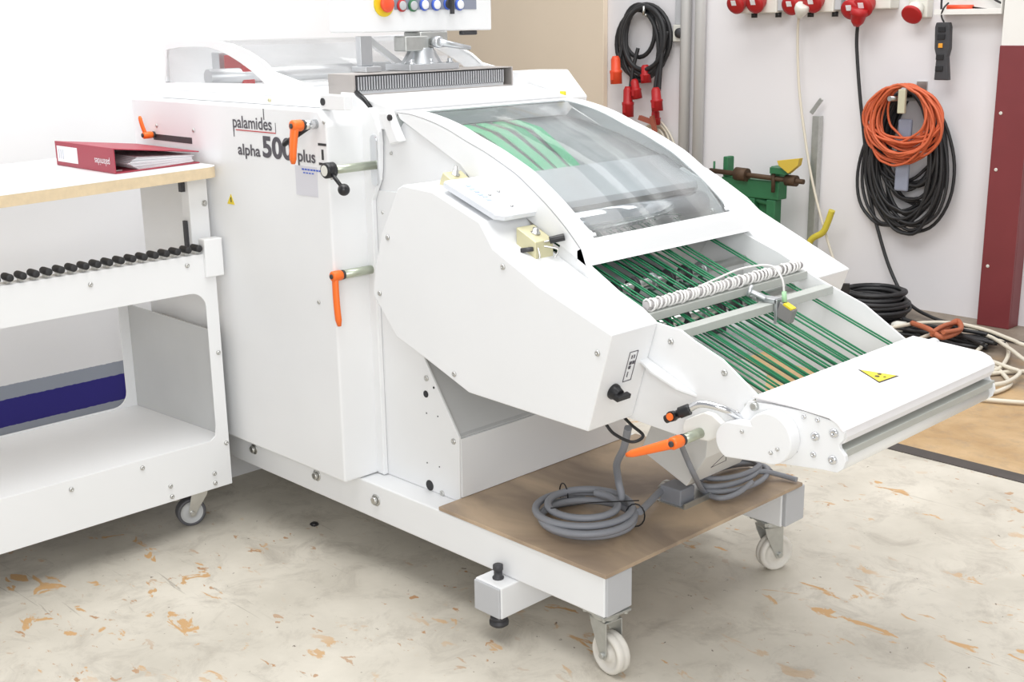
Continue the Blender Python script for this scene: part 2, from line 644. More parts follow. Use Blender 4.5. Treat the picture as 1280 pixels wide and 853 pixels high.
def castor(parent, loc, rz, wheel_r, wheel_w, top, mw, mf, trail=0.03, label=None, tyre=None):
    """fork with top plate; wheel is its child. loc = point on the floor below the swivel"""
    x, y, z = loc
    sv = Vector((x, y, 0))
    h = top
    b = MB()
    pl = wheel_r * 0.85
    b.box((-pl, -pl, h - 0.006), (pl, pl, h))
    b.lathe((0, 0, h - 0.024), (0, 0, 1), [(0, wheel_r * 0.5), (0.004, wheel_r * 0.66), (0.012, wheel_r * 0.66), (0.018, wheel_r * 0.5)], 20)
    for sx in (-1, 1):
        for sy in (-1, 1):
            b.cyl((sx * pl * 0.78, sy * pl * 0.78, h - 0.013), (sx * pl * 0.78, sy * pl * 0.78, h - 0.005), 0.006, 6)
    w2 = wheel_w / 2 + 0.004
    for s in (-1, 1):
        out = [(-wheel_r * 0.55, h - 0.022), (wheel_r * 0.6, h - 0.022), (wheel_r * 0.62, h - 0.03), (trail + 0.011, wheel_r + 0.004), (trail + 0.006, wheel_r - 0.011), (trail - 0.008, wheel_r - 0.011), (trail - 0.014, wheel_r + 0.002), (-wheel_r * 0.45, h - 0.042)]
        b.prism(out, 'y', s * w2, s * (w2 + 0.003))
    b.box((-wheel_r * 0.55, -w2 - 0.003, h - 0.026), (wheel_r * 0.6, w2 + 0.003, h - 0.022))
    b.cyl((trail, -w2 - 0.010, wheel_r), (trail, w2 + 0.010, wheel_r), 0.007, 10)
    f = b.build('castor', mf, None, origin=(0, 0, 0), bevel=0.001)
    WLOC[f.name] = Vector((0, 0, 0))
    b = MB()
    R_ = wheel_r
    w = wheel_w / 2
    prof = [(0, 0.009), (0, R_ * 0.35), (0.005, R_ * 0.4), (0.005, R_ * 0.72), (0.0, R_ * 0.78), (0.0, R_ * 0.92), (0.004, R_), (w * 0.8, R_), (w, R_ * 0.95), (w * 1.2, R_), (2 * w - 0.004, R_), (2 * w, R_ * 0.92), (2 * w, R_ * 0.78), (2 * w - 0.005, R_ * 0.72), (2 * w - 0.005, R_ * 0.4), (2 * w, R_ * 0.35), (2 * w, 0.009)]
    b.lathe((trail, -w, R_), (0, 1, 0), prof, 40)
    whl = b.build('wheel', mw, f, origin=(0, 0, 0))
    if tyre:
        b = MB()
        b.lathe((trail, -w - 0.001, R_), (0, 1, 0), [(0, R_ * 0.80), (0, R_ * 0.97), (0.003, R_ + 0.0005), (2 * w - 0.001, R_ + 0.0005), (2 * w + 0.002, R_ * 0.97), (2 * w + 0.002, R_ * 0.8)], 40, True)
        b.build('tyre', tyre, f, origin=(0, 0, 0))
    f.parent = parent
    f.location = sv - WLOC[parent.name]
    f.rotation_euler = (0, 0, rz)
    return f


castor(MC, (-1.612, 1.842, 0), math.radians(-8), 0.048, 0.034, 0.150, NYLON, ZINC, 0.020)
castor(MC, (-1.640, 2.514, 0), math.radians(68), 0.048, 0.034, 0.150, NYLON, ZINC, 0.020, tyre=None)

# plywood deck
b = MB()
b.prism([(-2.112, 1.796), (-1.566, 1.790), (-1.559, 2.536), (-2.112, 2.54)], 'z', 0.2480, 0.2575)
b.build('plywood_deck', BOARD, MC, bevel=0.0015)

# inner side plate with holes (near), front lower body
lp = [(-2.416, 0.249), (-2.113, 0.252), (-2.109, 0.418), (-2.232, 0.596), (-2.337, 0.656), (-2.418, 0.747)]
b = MB()
b.prism([(-2.42, 0.2485), (lp[1][0], 0.2485)] + [(lp[2][0], lp[2][1]), (lp[3][0], lp[3][1]), (-2.16, 0.74), (-2.13, 1.0), (-2.42, 1.0)], 'y', YN, YN + 0.006)
b.build('lower_side_panel', WHITE, MC, bevel=0.001)
for (px, pz, r) in [(-2.229, 0.504, 0.009), (-2.226, 0.262, 0.014), (-2.198, 0.527, 0.003), (-2.229, 0.454, 0.0018), (-2.186, 0.455, 0.0018), (-2.233, 0.321, 0.0018), (-2.186, 0.322, 0.0018)]:
    b = MB()
    b.lathe((px, YN - 0.0012, pz), (0, 1, 0), [(0, r), (0.001, r), (0.001, r * 0.7), (0.0005, r * 0.7)], 20)
    b.build('panel_hole', BLACK, MC)
for (px, pz) in [(-2.225, 0.546), (-2.13, 0.403), (-2.179, 0.253)]:
    b = MB()
    screw(b, (px, YN, pz), (0, -1, 0), 0.008)
    b.build('panel_screw', STEEL, MC)
xl = lp[1][0]
b = MB()
b.prism([(-2.42, 0.2485), (xl - 0.002, 0.2485), (xl - 0.002, 0.415), (xl - 0.012, 0.420), (lp[3][0] - 0.02, 0.60), (-2.42, 0.60)], 'y', YN + 0.006, 2.50)
b.build('lower_body', GREYW, MC, bevel=0.002)
b = MB()
b.box((xl - 0.0015, YN + 0.006, 0.2585), (xl + 0.004, 2.497, 0.412))
b.build('front_kick_panel', WHITE, MC, bevel=0.001)

# main cabinet cover
b = MB()
ZT = 1.20
b.prism([(-3.38, 0.25), (-2.42, 0.25), (-2.42, 1.165), (-2.45, ZT), (-3.38, ZT)], 'y', 1.745, 1.860)
cab = b.build('side_cover', WHITE, MC, bevel=0.006)
# slot cut as a dark inset
arc = [(-2.454, 1.235), (-2.432, 1.224), (-2.408, 1.213), (-2.389, 1.202), (-2.375, 1.188), (-2.367, 1.173), (-2.356, 1.144), (-2.355, 1.116), (-2.357, 1.088), (-2.359, 1.057), (-2.364, 1.027), (-2.379, 1.001), (-2.393, 0.975), (-2.393, 0.929)]
b = MB()
b.prism([(-2.50, 0.93), (-2.50, arc[0][1])] + arc + [(arc[-1][0], 0.25), (-2.42, 0.25)], 'y', 1.852, 1.866)
b.build('rounded_side_plate', WHITE, MC, bevel=0.002)
# body block behind
b = MB()
b.prism([(-3.36, 0.255), (-2.42, 0.255), (-2.42, 1.17), (-2.47, 1.199), (-3.36, 1.199)], 'y', 1.8665, 2.60)
b.build('cabinet_body', WHITE, MC, bevel=0.004)
# shade of the open gap, drawn as a black tube, and rear edge piece
bx = [(-2.447, 1.233), (-2.417, 1.217), (-2.393, 1.198)]
b = MB()
b.tube([(bx[0][0] + 0.003, 1.858, bx[0][1] + 0.004), (bx[1][0] + 0.003, 1.858, bx[1][1] + 0.004), (bx[2][0] + 0.003, 1.858, bx[2][1] + 0.003)], 0.006, 8)
b.build('edge_gap_shade', BLACK, MC)
b = MB()
b.box((-3.400, 1.80, 1.055), (-3.381, 1.90, 1.15))
b.build('rear_guard', BLACK, MC, bevel=0.003)
MB().box((-3.40, 1.79, 0.95), (-3.381, 1.82, 1.055)).build('rear_guard', BLACK, MC, bevel=0.003)

YC = 1.745
sl = [(-3.264, 1.097), (-3.05, 1.097)]
b = MB()
b.box((sl[0][0], YC - 0.0008, sl[0][1] - 0.013), (sl[1][0], YC + 0.001, sl[0][1] + 0.004))
o = b.build('adjusting_slot', DARK, MC)
for (px, pz) in [(-3.24, 1.125), (-3.037, 1.122), (-2.427, 1.172), (-2.407, 1.041), (-2.49, 0.72)]:
    b = MB()
    screw(b, (px, YC, pz), (0, -1, 0), 0.0055)
    b.build('cover_screw', STEEL, MC)

# lettering on the cover
def on_cover(y, p):
    return (p[0], y, p[1])


t = [(-2.833, 1.13), (-2.651, 1.131), (-2.827, 1.172), (-2.817, 1.061), (-2.711, 1.063), (-2.812, 1.1), (-2.7, 1.07), (-2.565, 1.071), (-2.694, 1.126), (-2.544, 1.061), (-2.47, 1.064), (-2.54, 1.101), (-2.82, 1.136), (-2.635, 1.136), (-2.632, 1.161), (-2.456, 1.118), (-2.423, 1.117), (-2.461, 1.071), (-2.833, 1.116), (-2.685, 1.194), (-2.689, 1.166), (-2.439, 1.11), (-2.443, 1.075)]
YT = YC - 0.0010


def letters(body, bl, br, tl, weight, m=TEXT):
    return text_mesh('lettering', body, (bl[0], YT, bl[1]), (1, 0, 0), (0, 0, 1), br[0] - bl[0], tl[1] - bl[1], m, cab, weight=weight)


letters('palamides', t[0], t[1], t[2], 0.012)
letters('alpha', t[3], t[4], t[5], 0.02)
letters('500', t[6], t[7], t[8], 0.035)
letters('plus', t[9], t[10], t[11], 0.02)
b = MB()
b.prism([(t[12][0], t[12][1]), (t[13][0], t[12][1]), (t[13][0], t[12][1] - 0.0025), (t[12][0], t[12][1] - 0.0025)], 'y', YT - 0.0002, YT + 0.0006)
b.build('lettering_underline', TRED, cab)
for (x_, za, zb2_, w_) in ((t[13][0], t[12][1], t[14][1], 0.0016), (t[19][0], t[20][1], t[19][1], 0.0028), (t[18][0] + 0.002, t[18][1], t[0][1], 0.0028)):
    b = MB()
    b.box((x_ - w_ / 2, YT, za), (x_ + w_ / 2, YT + 0.0008, zb2_))
    b.build('lettering_stroke', TEXT, cab)
b = MB()
zi0, zi1 = t[17][1], t[15][1]
xi0, xi1 = t[15][0], t[16][0]
xm = (xi0 + xi1) / 2
b.box((xi0, YT, zi1 - 0.003), (xi1, YT + 0.0008, zi1 + 0.003))
b.build('lettering_stroke', BLACK, cab)
b = MB()
b.box((xi0, YT, zi0 - 0.003), (xi1, YT + 0.0008, zi0 + 0.003))
b.build('lettering_stroke', BLACK, cab)
b = MB()
b.box((xm - 0.004, YT, zi0 + 0.010), (xm + 0.004, YT + 0.0008, zi1 - 0.012))
b.build('lettering_stroke', BLACK, cab)
# sticker and warning triangle
st = [(-2.559, 1.061), (-2.467, 1.064), (-2.567, 0.987)]
b = MB()
b.box((st[0][0], YT, st[2][1]), (st[1][0], YT + 0.0008, st[0][1]))
stk = b.build('instruction_sticker', mat('pale_sticker', (0.66, 0.66, 0.71), 0.4), cab)
b = MB()
for i in range(7):
    b.box((st[0][0] + 0.03 + i * 0.012, YT - 0.0006, st[0][1] - 0.010), (st[0][0] + 0.039 + i * 0.012, YT, st[0][1] - 0.006))
for i in range(4):
    b.box((st[0][0] + 0.035 + i * 0.012, YT - 0.0006, st[0][1] - 0.018), (st[0][0] + 0.043 + i * 0.012, YT, st[0][1] - 0.015))
b.build('printed_line', BLUEP, stk)
wt = [(-2.884, 0.933), (-2.86, 0.933), (-2.869, 0.951)]
b = MB()
b.prism([(wt[0][0] - 0.006, wt[0][1]), (wt[1][0] + 0.006, wt[0][1]), (wt[2][0], wt[0][1] + 0.028)], 'y', YT, YT + 0.0008)
b.use(BLACK)
b.mats = []
wtri = b.build('warning_triangle', YELLOW, cab)
MB().box((wt[2][0] - 0.002, YT - 0.0006, wt[0][1] + 0.006), (wt[2][0] + 0.002, YT, wt[0][1] + 0.019)).build('warning_symbol', BLACK, wtri)


def clamp_lever(parent, hub, axis, handle, L, base, rod_r=0.010, name='clamp_lever', rodm=ROD, hr=0.013, w0=0.010, w1=0.007):
    """orange grip: hub with arm; rod is a separate part running back along axis to the machine"""
    hub, axis, handle = Vector(hub), Vector(axis).normalized(), Vector(handle).normalized()
    b = MB()
    b.lathe(hub - axis * 0.014, axis, [(0, hr * 0.75), (0.003, hr), (0.026, hr), (0.030, hr * 0.85)], 20)
    side = axis.cross(handle).normalized()
    rings = []
    for i in range(9):
        t = i / 8
        c = hub + handle * (L * t) - axis * (0.004 + 0.010 * math.sin(t * PI / 2))
        ww = w0 + (w1 - w0) * t
        if i == 8:
            ww *= 0.6
        rings.append([c + side * ww * math.cos(2 * PI * k / 10) + axis * ww * 0.75 * math.sin(2 * PI * k / 10) for k in range(10)])
    b.loops(rings)
    g = b.build(name, ORANGE, parent)
    b = MB()
    b.lathe(hub - axis * 0.0165, axis, [(0, 0.003), (0, 0.006), (0.003, 0.006)], 12)
    b.build('lever_screw', DARK, g)
    b = MB()
    b.cyl(hub + axis * 0.0162, hub + axis * 0.022, hr * 0.92)
    b.use(DARK)
    b.mats = []
    b.build('lever_collar', DARK, g)
    b = MB()
    b.cyl(hub + axis * 0.022, base, rod_r)
    b.build('clamp_rod', rodm, parent)
    return g


# big orange lever beside the lettering, its stub and a black bar
l1 = (-2.457, 1.745, 1.17)
l1 = (l1[0] - 0.004, l1[1], l1[2])
h1 = (l1[0], 1.688, l1[2] - 0.004)
clamp_lever(MC, h1, (0, 1, 0), (-0.02, 0, -1), 0.090, (l1[0], YC, l1[2] - 0.004), 0.0115, rodm=CHROME, hr=0.014, w0=0.013, w1=0.010)
b = MB()
b.cyl((h1[0] + 0.004, 1.722, h1[2] - 0.004), (h1[0] - 0.075, 1.70, h1[2] - 0.050), 0.0065, 12)
b.build('black_bar', BLACK, MC)
# small orange lever at the slot
s1 = (-3.273, 1.735, 1.099)
clamp_lever(MC, (s1[0] + 0.015, 1.722, s1[2]), (0, 1, 0), (-0.15, 0, 1), 0.055, (s1[0] + 0.015, 1.745, s1[2]), 0.006, hr=0.010, w0=0.008, w1=0.007)
# lower orange lever on its long rod
l2 = (-2.408, 1.771, 0.799)
clamp_lever(MC, (-2.408, l2[1] - 0.028, l2[2]), (0, 1, 0), (0.10, 0.05, -1), 0.125, (-2.408, 1.868, l2[2]), 0.011, hr=0.013, w0=0.010, w1=0.010)
# crank in slotted chrome plate
c2 = (-2.373, 1.717, 1.064)
b = MB()
pts = [(-2.373 + 0.013 * math.cos(a), 1.105 + 0.02 + 0.013 * math.sin(a)) for a in [PI * i / 8 for i in range(9)]] + [(-2.373 + 0.013 * math.cos(a), 1.045 - 0.02 + 0.013 * math.sin(a)) for a in [PI + PI * i / 8 for i in range(9)]]
b.prism(pts, 'y', 1.848, 1.8535)
b.build('slot_plate', CHROME, MC, bevel=0.001)
b = MB()
b.cyl((-2.373, c2[1], c2[2]), (-2.373, 1.85, c2[2]), 0.0105)
b.build('crank_rod', ROD, MC)
b = MB()
b.lathe((-2.373, c2[1] - 0.018, c2[2]), (0, 1, 0), [(0, 0.013), (0.0, 0.016), (0.003, 0.019), (0.026, 0.019), (0.028, 0.016)], 24)
b.cyl((-2.373, c2[1] - 0.004, c2[2]), (-2.318, c2[1] - 0.010, c2[2] - 0.034), 0.0055, 12, 0.0045)
b.ball((-2.309, c2[1] - 0.011, c2[2] - 0.040), 0.0145)
crk = b.build('crank_handle', BLACK, MC)
MB().cyl((-2.373, c2[1] - 0.0185, c2[2]), (-2.373, c2[1] - 0.017, c2[2]), 0.013).build('crank_cap', CREAMP, crk)

# top deck and rear clear hood
b = MB()
b.box((-3.28, 1.785, 1.2005), (-2.46, 2.58, 1.222))
b.build('top_deck', WHITE, MC, bevel=0.003)
rh = [(-3.26, 1.345), (-3.221, 1.358), (-3.102, 1.363), (-3.01, 1.363), (-2.953, 1.358), (-2.899, 1.352), (-2.824, 1.334), (-2.752, 1.308), (-2.711, 1.283), (-2.677, 1.261), (-2.631, 1.258)]
wi = [(-3.264, 1.244), (-3.243, 1.336), (-3.171, 1.343), (-3.084, 1.345), (-3.013, 1.344), (-2.961, 1.335), (-2.914, 1.323), (-2.866, 1.307), (-2.811, 1.285), (-2.747, 1.252)]
x0h = rh[0][0]
out = [(x0h, 1.2225), (x0h, rh[0][1])] + rh[1:] + [(-2.56, rh[-1][1] - 0.004), (-2.50, 1.235), (-2.50, 1.2225)]


def plate_with_hole(mb, outer, inner, axis, a, b_):
    """flat plate with an opening; both outlines listed from the lower left, clockwise"""
    def resample(pts, n):
        P = [Vector(p) for p in pts] + [Vector(pts[0])]
        d = [0]
        for i in range(len(P) - 1):
            d.append(d[-1] + (P[i + 1] - P[i]).length)
        outp = []
        for k in range(n):
            s = d[-1] * k / n
            for i in range(len(P) - 1):
                if d[i + 1] >= s:
                    q = (s - d[i]) / max(d[i + 1] - d[i], 1e-9)
                    outp.append(P[i].lerp(P[i + 1], q))
                    break
        return outp
    # match by angle from the centre of the opening
    c = Vector((sum(p[0] for p in inner) / len(inner), sum(p[1] for p in inner) / len(inner)))

    def radial(poly, ang):
        dr = Vector((math.cos(ang), math.sin(ang)))
        best = None
        n_ = len(poly)
        for i in range(n_):
            p, q = Vector(poly[i]) - c, Vector(poly[(i + 1) % n_]) - c
            e = q - p
            den = dr.x * e.y - dr.y * e.x
            if abs(den) < 1e-12:
                continue
            tt = (p.x * e.y - p.y * e.x) / den
            uu = (p.x * dr.y - p.y * dr.x) / den
            if tt > 0 and -1e-6 <= uu <= 1 + 1e-6:
                best = tt if best is None else max(best, tt)
        return c + dr * (best or 0.01)
    angs = set()
    for p in list(outer) + list(inner):
        angs.add(round(math.atan2(p[1] - c.y, p[0] - c.x), 5))
    for k in range(36):
        angs.add(round(-PI + 2 * PI * k / 36 + 0.013, 5))
    angs = sorted(angs)
    O = [radial(outer, a_) for a_ in angs]
    I = [radial(inner, a_) for a_ in angs]

    def p3(p, t_):
        return {'x': (t_, p[0], p[1]), 'y': (p[0], t_, p[1]), 'z': (p[0], p[1], t_)}[axis]
    rings = []
    for poly, t_ in ((O, a), (O, b_), (I, b_), (I, a)):
        rings.append([mb.bm.verts.new(p3(p, t_)) for p in poly])
    n_ = len(angs)
    for i in range(4):
        A, B = rings[i], rings[(i + 1) % 4]
        for j in range(n_):
            mb.face([A[j], B[j], B[(j + 1) % n_], A[(j + 1) % n_]])


b = MB()
plate_with_hole(b, out, wi, 'y', 1.796, 1.806)
plate_with_hole(b, out, wi, 'y', 2.524, 2.534)
b.box((x0h, 1.806, 1.2225), (x0h + 0.012, 2.524, rh[0][1] - 0.004))
rhood = b.build('rear_hood_frame', WHITE, MC, bevel=0.001)
b = MB()
b.prism(wi, 'y', 1.800, 1.802)
b.build('hood_side_pane', GLASS2, rhood)
b = MB()
b.prism(wi, 'y', 2.528, 2.530)
b.build('hood_side_pane', GLASS2, rhood)
b = MB()
A = [b.bm.verts.new((p[0], 1.806, p[1] - 0.003)) for p in rh]
B = [b.bm.verts.new((p[0], 2.524, p[1] - 0.003)) for p in rh]
for i in range(len(A) - 1):
    b.face([A[i], B[i], B[i + 1], A[i + 1]], True)
o = b.build('hood_top_pane', GLASS2, rhood)
md = o.modifiers.new('sol', 'SOLIDIFY')
md.thickness = 0.003
# parts seen through the rear hood
b = MB()
rr = (-3.086, 1.93, 1.26)
b.box((rr[0] - 0.040, 1.91, 1.2225), (rr[0] + 0.055, 1.95, 1.318))
b.build('red_sensor_block', RED, MC, bevel=0.003)
b = MB()
b.box((rr[0] - 0.105, 1.91, 1.2225), (rr[0] - 0.065, 1.95, 1.325))
b.build('steel_block', ALU, MC, bevel=0.002)
b = MB()
b.box((-2.85, 2.30, 1.2225), (-2.80, 2.36, 1.29))
b.build('steel_block', ALU, MC, bevel=0.002)
b = MB()
b.cyl((-3.05, 1.81, 1.262), (-3.05, 2.52, 1.262), 0.022)
b.build('feed_roller', ALU, MC)
# hinge blocks on the near top edge
hb = [(-2.457, 1.231), (-2.391, 1.224)]
b = MB()
b.box((hb[0][0], 1.758, 1.2008), (hb[1][0] + 0.03, 1.784, 1.236))
hg = b.build('hinge_block', WHITE, MC, bevel=0.002)
MB().cyl((hb[0][0] + 0.012, 1.756, 1.219), (hb[0][0] + 0.012, 1.760, 1.219), 0.009).build('hinge_pin', BLACK, hg)
for (px, pz) in [(-2.713, 1.225), (-2.715, 1.215)]:
    b = MB()
    screw(b, (px, 1.785, 1.212), (0, -1, 0), 0.005)
    b.build('brass_screw', YELZ, MC)

# comb rail across the top
b = MB()
xr0, xr1 = -2.555, -2.452
b.box((xr0, YN - 0.005, 1.2225), (xr1, 2.40, 1.2305))
b.box((xr0, YN - 0.005, 1.276), (xr1, 2.40, 1.279))
b.box((xr0, YN - 0.005, 1.2305), (xr0 + 0.004, 2.40, 1.276))
b.prism([(xr0, 1.2225), (xr1 + 0.002, 1.2225), (xr1 + 0.002, 1.278), (xr0, 1.279)], 'y', YN - 0.011, YN - 0.005)
b.prism([(xr0, 1.2225), (xr1 + 0.002, 1.2225), (xr1 + 0.002, 1.278), (xr0, 1.279)], 'y', 2.40, 2.404)
rail = b.build('comb_rail', mat('dull_steel_cover', (0.47, 0.44, 0.42), 0.45, 0.35, var=0.08, scale=20), MC, bevel=0.001)
b = MB()
b.box((xr1 - 0.012, YN, 1.2305), (xr1 - 0.008, 2.37, 1.276))
b.build('rail_back', DARK, rail)
b = MB()
for i in range(60):
    y = YN + 0.004 + i * 0.0084
    b.box((xr1 - 0.008, y, 1.237), (xr1 - 0.001, y + 0.0048, 1.272))
b.box((xr1 - 0.007, YN, 1.2305), (xr1 - 0.001, 2.37, 1.239))
b.build('comb_teeth', ALU, rail)
# white sloping lid between comb rail and hood
b = MB()
b.prism([(-2.45, 1.2005), (-2.45, 1.2280), (-2.31, 1.2010), (-2.305, 1.15), (-2.45, 1.15)], 'y', YN - 0.003, YF + 0.02)
b.build('sloping_lid', WHITE, MC, bevel=0.002)
b = MB()
b.prism([(-2.56, 1.20), (-2.545, 1.262), (-2.424, 1.264), (-2.350, 1.192), (-2.36, 1.12), (-2.56, 1.12)], 'y', YF + 0.025, YF + 0.15)
b.build('far_end_housing', WHITE, MC, bevel=0.004)
b = MB()
b.box((-2.3045, YN + 0.004, 1.185), (-2.2965, YF + 0.0, 1.1935))
b.build('lid_seal', BLACK, MC)

# upper side frame plate (near) behind the conveyor cover
b = MB()
b.prism([(-2.395, 0.80), (-2.42, 1.150), (-2.33, 1.150), (-2.302, 1.150), (-2.281, 1.170), (-2.08, 1.088), (-2.04, 1.03), (-1.9, 0.98), (-1.9, 0.75)], 'y', YN + 0.004, YN + 0.008)
b.prism([(-2.395, 0.80), (-2.42, 1.150), (-2.33, 1.150), (-2.302, 1.150), (-2.281, 1.170), (-2.08, 1.088), (-2.04, 1.03), (-1.9, 0.98), (-1.9, 0.75)], 'y', YF + 0.010, YF + 0.016)
b.box((-2.40, YN + 0.002, 0.60), (-2.385, YF + 0.01, 1.195))
b.build('head_frame', WHITE, MC, bevel=0.001)
# latch arm on the head frame
la = [(-2.334, 1.193), (-2.303, 1.194), (-2.282, 1.152), (-2.262, 1.128), (-2.296, 1.119), (-2.315, 1.156)]
b = MB()
b.prism([la[0], la[1], la[3], la[4], la[5]], 'y', YN - 0.030, YN - 0.004)
lat = b.build('latch_arm', WHITE, MC, bevel=0.003)
lk = (-2.293, 1.836, 1.183)
MB().cyl((lk[0] + 0.004, YN - 0.034, lk[2]), (lk[0] + 0.004, YN - 0.029, lk[2]), 0.0075).build('latch_pin', BLACK, lat)
for (px, pz) in [(-2.383, 1.191), (-2.327, 1.146), (-2.315, 1.144), (-2.33, 1.094), (-2.372, 0.945)]:
    b = MB()
    screw(b, (px, YN + 0.002, pz), (0, -1, 0), 0.0045)
    b.build('frame_screw', STEEL, MC)

# curved hood
prof = [(-2.294, 1.196), (-2.240, 1.193), (-2.173, 1.181), (-2.110, 1.164), (-2.053, 1.143), (-1.993, 1.123), (-1.937, 1.100), (-1.890, 1.079), (-1.849, 1.054), (-1.800, 1.022), (-1.752, 0.985), (-1.722, 0.958), (-1.700, 0.936)]
sp_ = smooth_path([(p[0], 0, p[1]) for p in prof], 3)
PR = [(p.x, p.z) for p in sp_]
HY0, HY1 = YN - 0.006, YF + 0.006
WY0, WY1 = HY0 + 0.055, HY1 - 0.050
wx0, wx1 = -2.255, -1.718


def hood_strip(mb, pts, y0, y1, th=0.004):
    n_ = len(pts)
    nor = []
    for i in range(n_):
        a_, c_ = pts[max(i - 1, 0)], pts[min(i + 1, n_ - 1)]
        tx, tz = c_[0] - a_[0], c_[1] - a_[1]
        L_ = math.hypot(tx, tz)
        nor.append((tz / L_, -tx / L_))
    low = [(p[0] + q[0] * th, p[1] + q[1] * th) for p, q in zip(pts, nor)]
    V = [[mb.bm.verts.new((p[0], y, p[1])) for y in (y0, y1)] for p in pts]
    Lw = [[mb.bm.verts.new((p[0], y, p[1])) for y in (y0, y1)] for p in low]
    for i in range(n_ - 1):
        mb.face([V[i][0], V[i][1], V[i + 1][1], V[i + 1][0]], True)
        mb.face([Lw[i][0], Lw[i + 1][0], Lw[i + 1][1], Lw[i][1]], True)
        for k in (0, 1):
            mb.face([V[i][k], V[i + 1][k], Lw[i + 1][k], Lw[i][k]])
    mb.face([V[0][0], V[0][1], Lw[0][1], Lw[0][0]])
    mb.face([V[-1][0], V[-1][1], Lw[-1][1], Lw[-1][0]])


b = MB()
hood_strip(b, PR, HY0, WY0)
hood_strip(b, PR, WY1, HY1)
hood_strip(b, [p for p in PR if p[0] <= wx0 + 0.003], WY0, WY1)
hood_strip(b, [p for p in PR if p[0] >= wx1 - 0.002], WY0, WY1)
# rounded corners of the opening
for (yy, sy) in ((WY0, 1), (WY1, -1)):
    for (xx, sx) in ((wx1, -1),):
        for k in range(5):
            x_ = xx + sx * 0.0045 * k
            dd = 0.022 * (1 - math.sqrt(max(0, 1 - ((4.5 - k) / 5) ** 2)))
            zz = [p for p in PR if p[0] <= x_ + 0.01]
            q0, q1 = zz[-1], zz[-2]
            slope = (q0[1] - q1[1]) / (q0[0] - q1[0])
            za = q0[1] + slope * (x_ - q0[0])
            b.obox((x_ - 0.0022, yy + sy * dd / 2, za - 0.001 + slope * -0.0022), (0.0024, 0, slope * 0.0024), (0, dd / 2 + 0.0005, 0), (0, 0, 0.0018))
# side skirts and front lip
sk = [(-1.684, 0.899), (-2.0, 1.050), (-2.040, 1.056), (-2.074, 1.086), (-2.281, 1.178)]
for y in (HY0, HY1 - 0.004):
    b.prism([(p[0], p[1] - 0.002) for p in PR] + [(-1.690, 0.915)] + sk, 'y', y, y + 0.004)
b.prism([(-1.700, 0.936), (-1.688, 0.905), (-1.684, 0.899), (-1.700, 0.895), (-1.712, 0.90), (-1.712, 0.93)], 'y', HY0, HY1)
hood = b.build('delivery_hood', WHITE, MC, bevel=0.0015)
b = MB()
hood_strip(b, [(p[0], p[1] - 0.001) for p in PR if wx0 - 0.02 <= p[0] <= wx1 + 0.02], WY0 - 0.003, WY1 + 0.003, 0.002)
b.build('hood_window', GLASS, hood)

# inside the hood: flat green belts, metal guide plate, rollers
for i in range(5):
    ya, yb = 1.960 + i * 0.058, 1.905 + i * 0.043
    b = MB()
    rows = [(-2.25, ya, 1.154), (-2.17, ya, 1.139), (-2.10, ya + (yb - ya) * 0.3, 1.122), (-2.00, ya + (yb - ya) * 0.7, 1.093), (-1.925, yb, 1.067)]
    b.loops([[(x, y, z), (x, y + 0.034, z), (x, y + 0.034, z - 0.003), (x, y, z - 0.003)] for x, y, z in rows], smooth=False)
    b.build('flat_belt', BELTG, MC)
b = MB()
b.prism([(-2.385, 1.155), (-2.22, 1.14), (-2.10, 1.110), (-1.93, 1.055), (-1.93, 1.045), (-2.10, 1.10), (-2.385, 1.14)], 'y', 1.885, YF - 0.002)
b.build('belt_bed', mat('dull_grey_bed', (0.30, 0.31, 0.31), 0.5, var=0.2, scale=20), MC)
b = MB()
b.prism([(-1.930, 1.072), (-1.815, 1.014), (-1.812, 1.000), (-1.817, 1.000), (-1.819, 1.010), (-1.930, 1.067)], 'y', 1.885, YF - 0.03)
b.build('guide_plate', ALU, MC, bevel=0.001)
b = MB()
b.cyl((-1.800, 1.885, 0.965), (-1.800, YF - 0.002, 0.965), 0.026, 32)
b.build('pressure_roller', CHROME, MC)
b = MB()
b.cyl((-1.756, 1.885, 0.908), (-1.756, YF - 0.002, 0.908), 0.016, 32)
for i in range(14):
    b.cyl((-1.756, 1.90 + i * 0.038, 0.908), (-1.756, 1.914 + i * 0.038, 0.908), 0.020, 24)
b.build('grooved_roller', STEEL, MC)
b = MB()
b.prism([(-1.90, 1.03), (-1.86, 1.045), (-1.80, 1.02), (-1.74, 0.955), (-1.73, 0.90), (-1.86, 0.90)], 'y', YF - 0.045, YF - 0.038)
bkt = b.build('roller_bracket', GREYW, MC, bevel=0.002)
b = MB()
screw(b, (-1.82, YF - 0.045, 1.0), (0, -1, 0), 0.009, 0.008)
screw(b, (-1.765, YF - 0.045, 0.945), (0, -1, 0), 0.007, 0.006)
b.build('bracket_screw', STEEL, bkt)

# conveyor side plates
np_ = [(-1.54, 0.832), (-1.502, 0.808), (-1.439, 0.802), (-1.407, 0.787), (-1.337, 0.761), (-1.252, 0.705), (-1.27, 0.69), (-1.292, 0.649), (-1.328, 0.603), (-1.444, 0.582), (-1.575, 0.59)]
fp = [(-1.707, 0.882), (-1.499, 0.811), (-1.37, 0.762), (-1.272, 0.689)]
b = MB()
b.prism([(-1.76, 0.945)] + [(-1.60, 0.856)] + np_ + [(-1.70, 0.64), (-1.9, 0.72)], 'y', YN, YN + 0.005)
side = b.build('conveyor_side_plate', WHITE, MC, bevel=0.001)
b = MB()
b.prism([(-1.76, 0.945), (-1.70, 0.89), (-1.60, 0.856)] + [(np_[1][0], np_[1][1] + 0.003)] + [(-1.37, 0.765), (-1.262, 0.700)] + np_[6:] + [(-1.70, 0.64), (-1.9, 0.72)], 'y', YF, YF + 0.005)
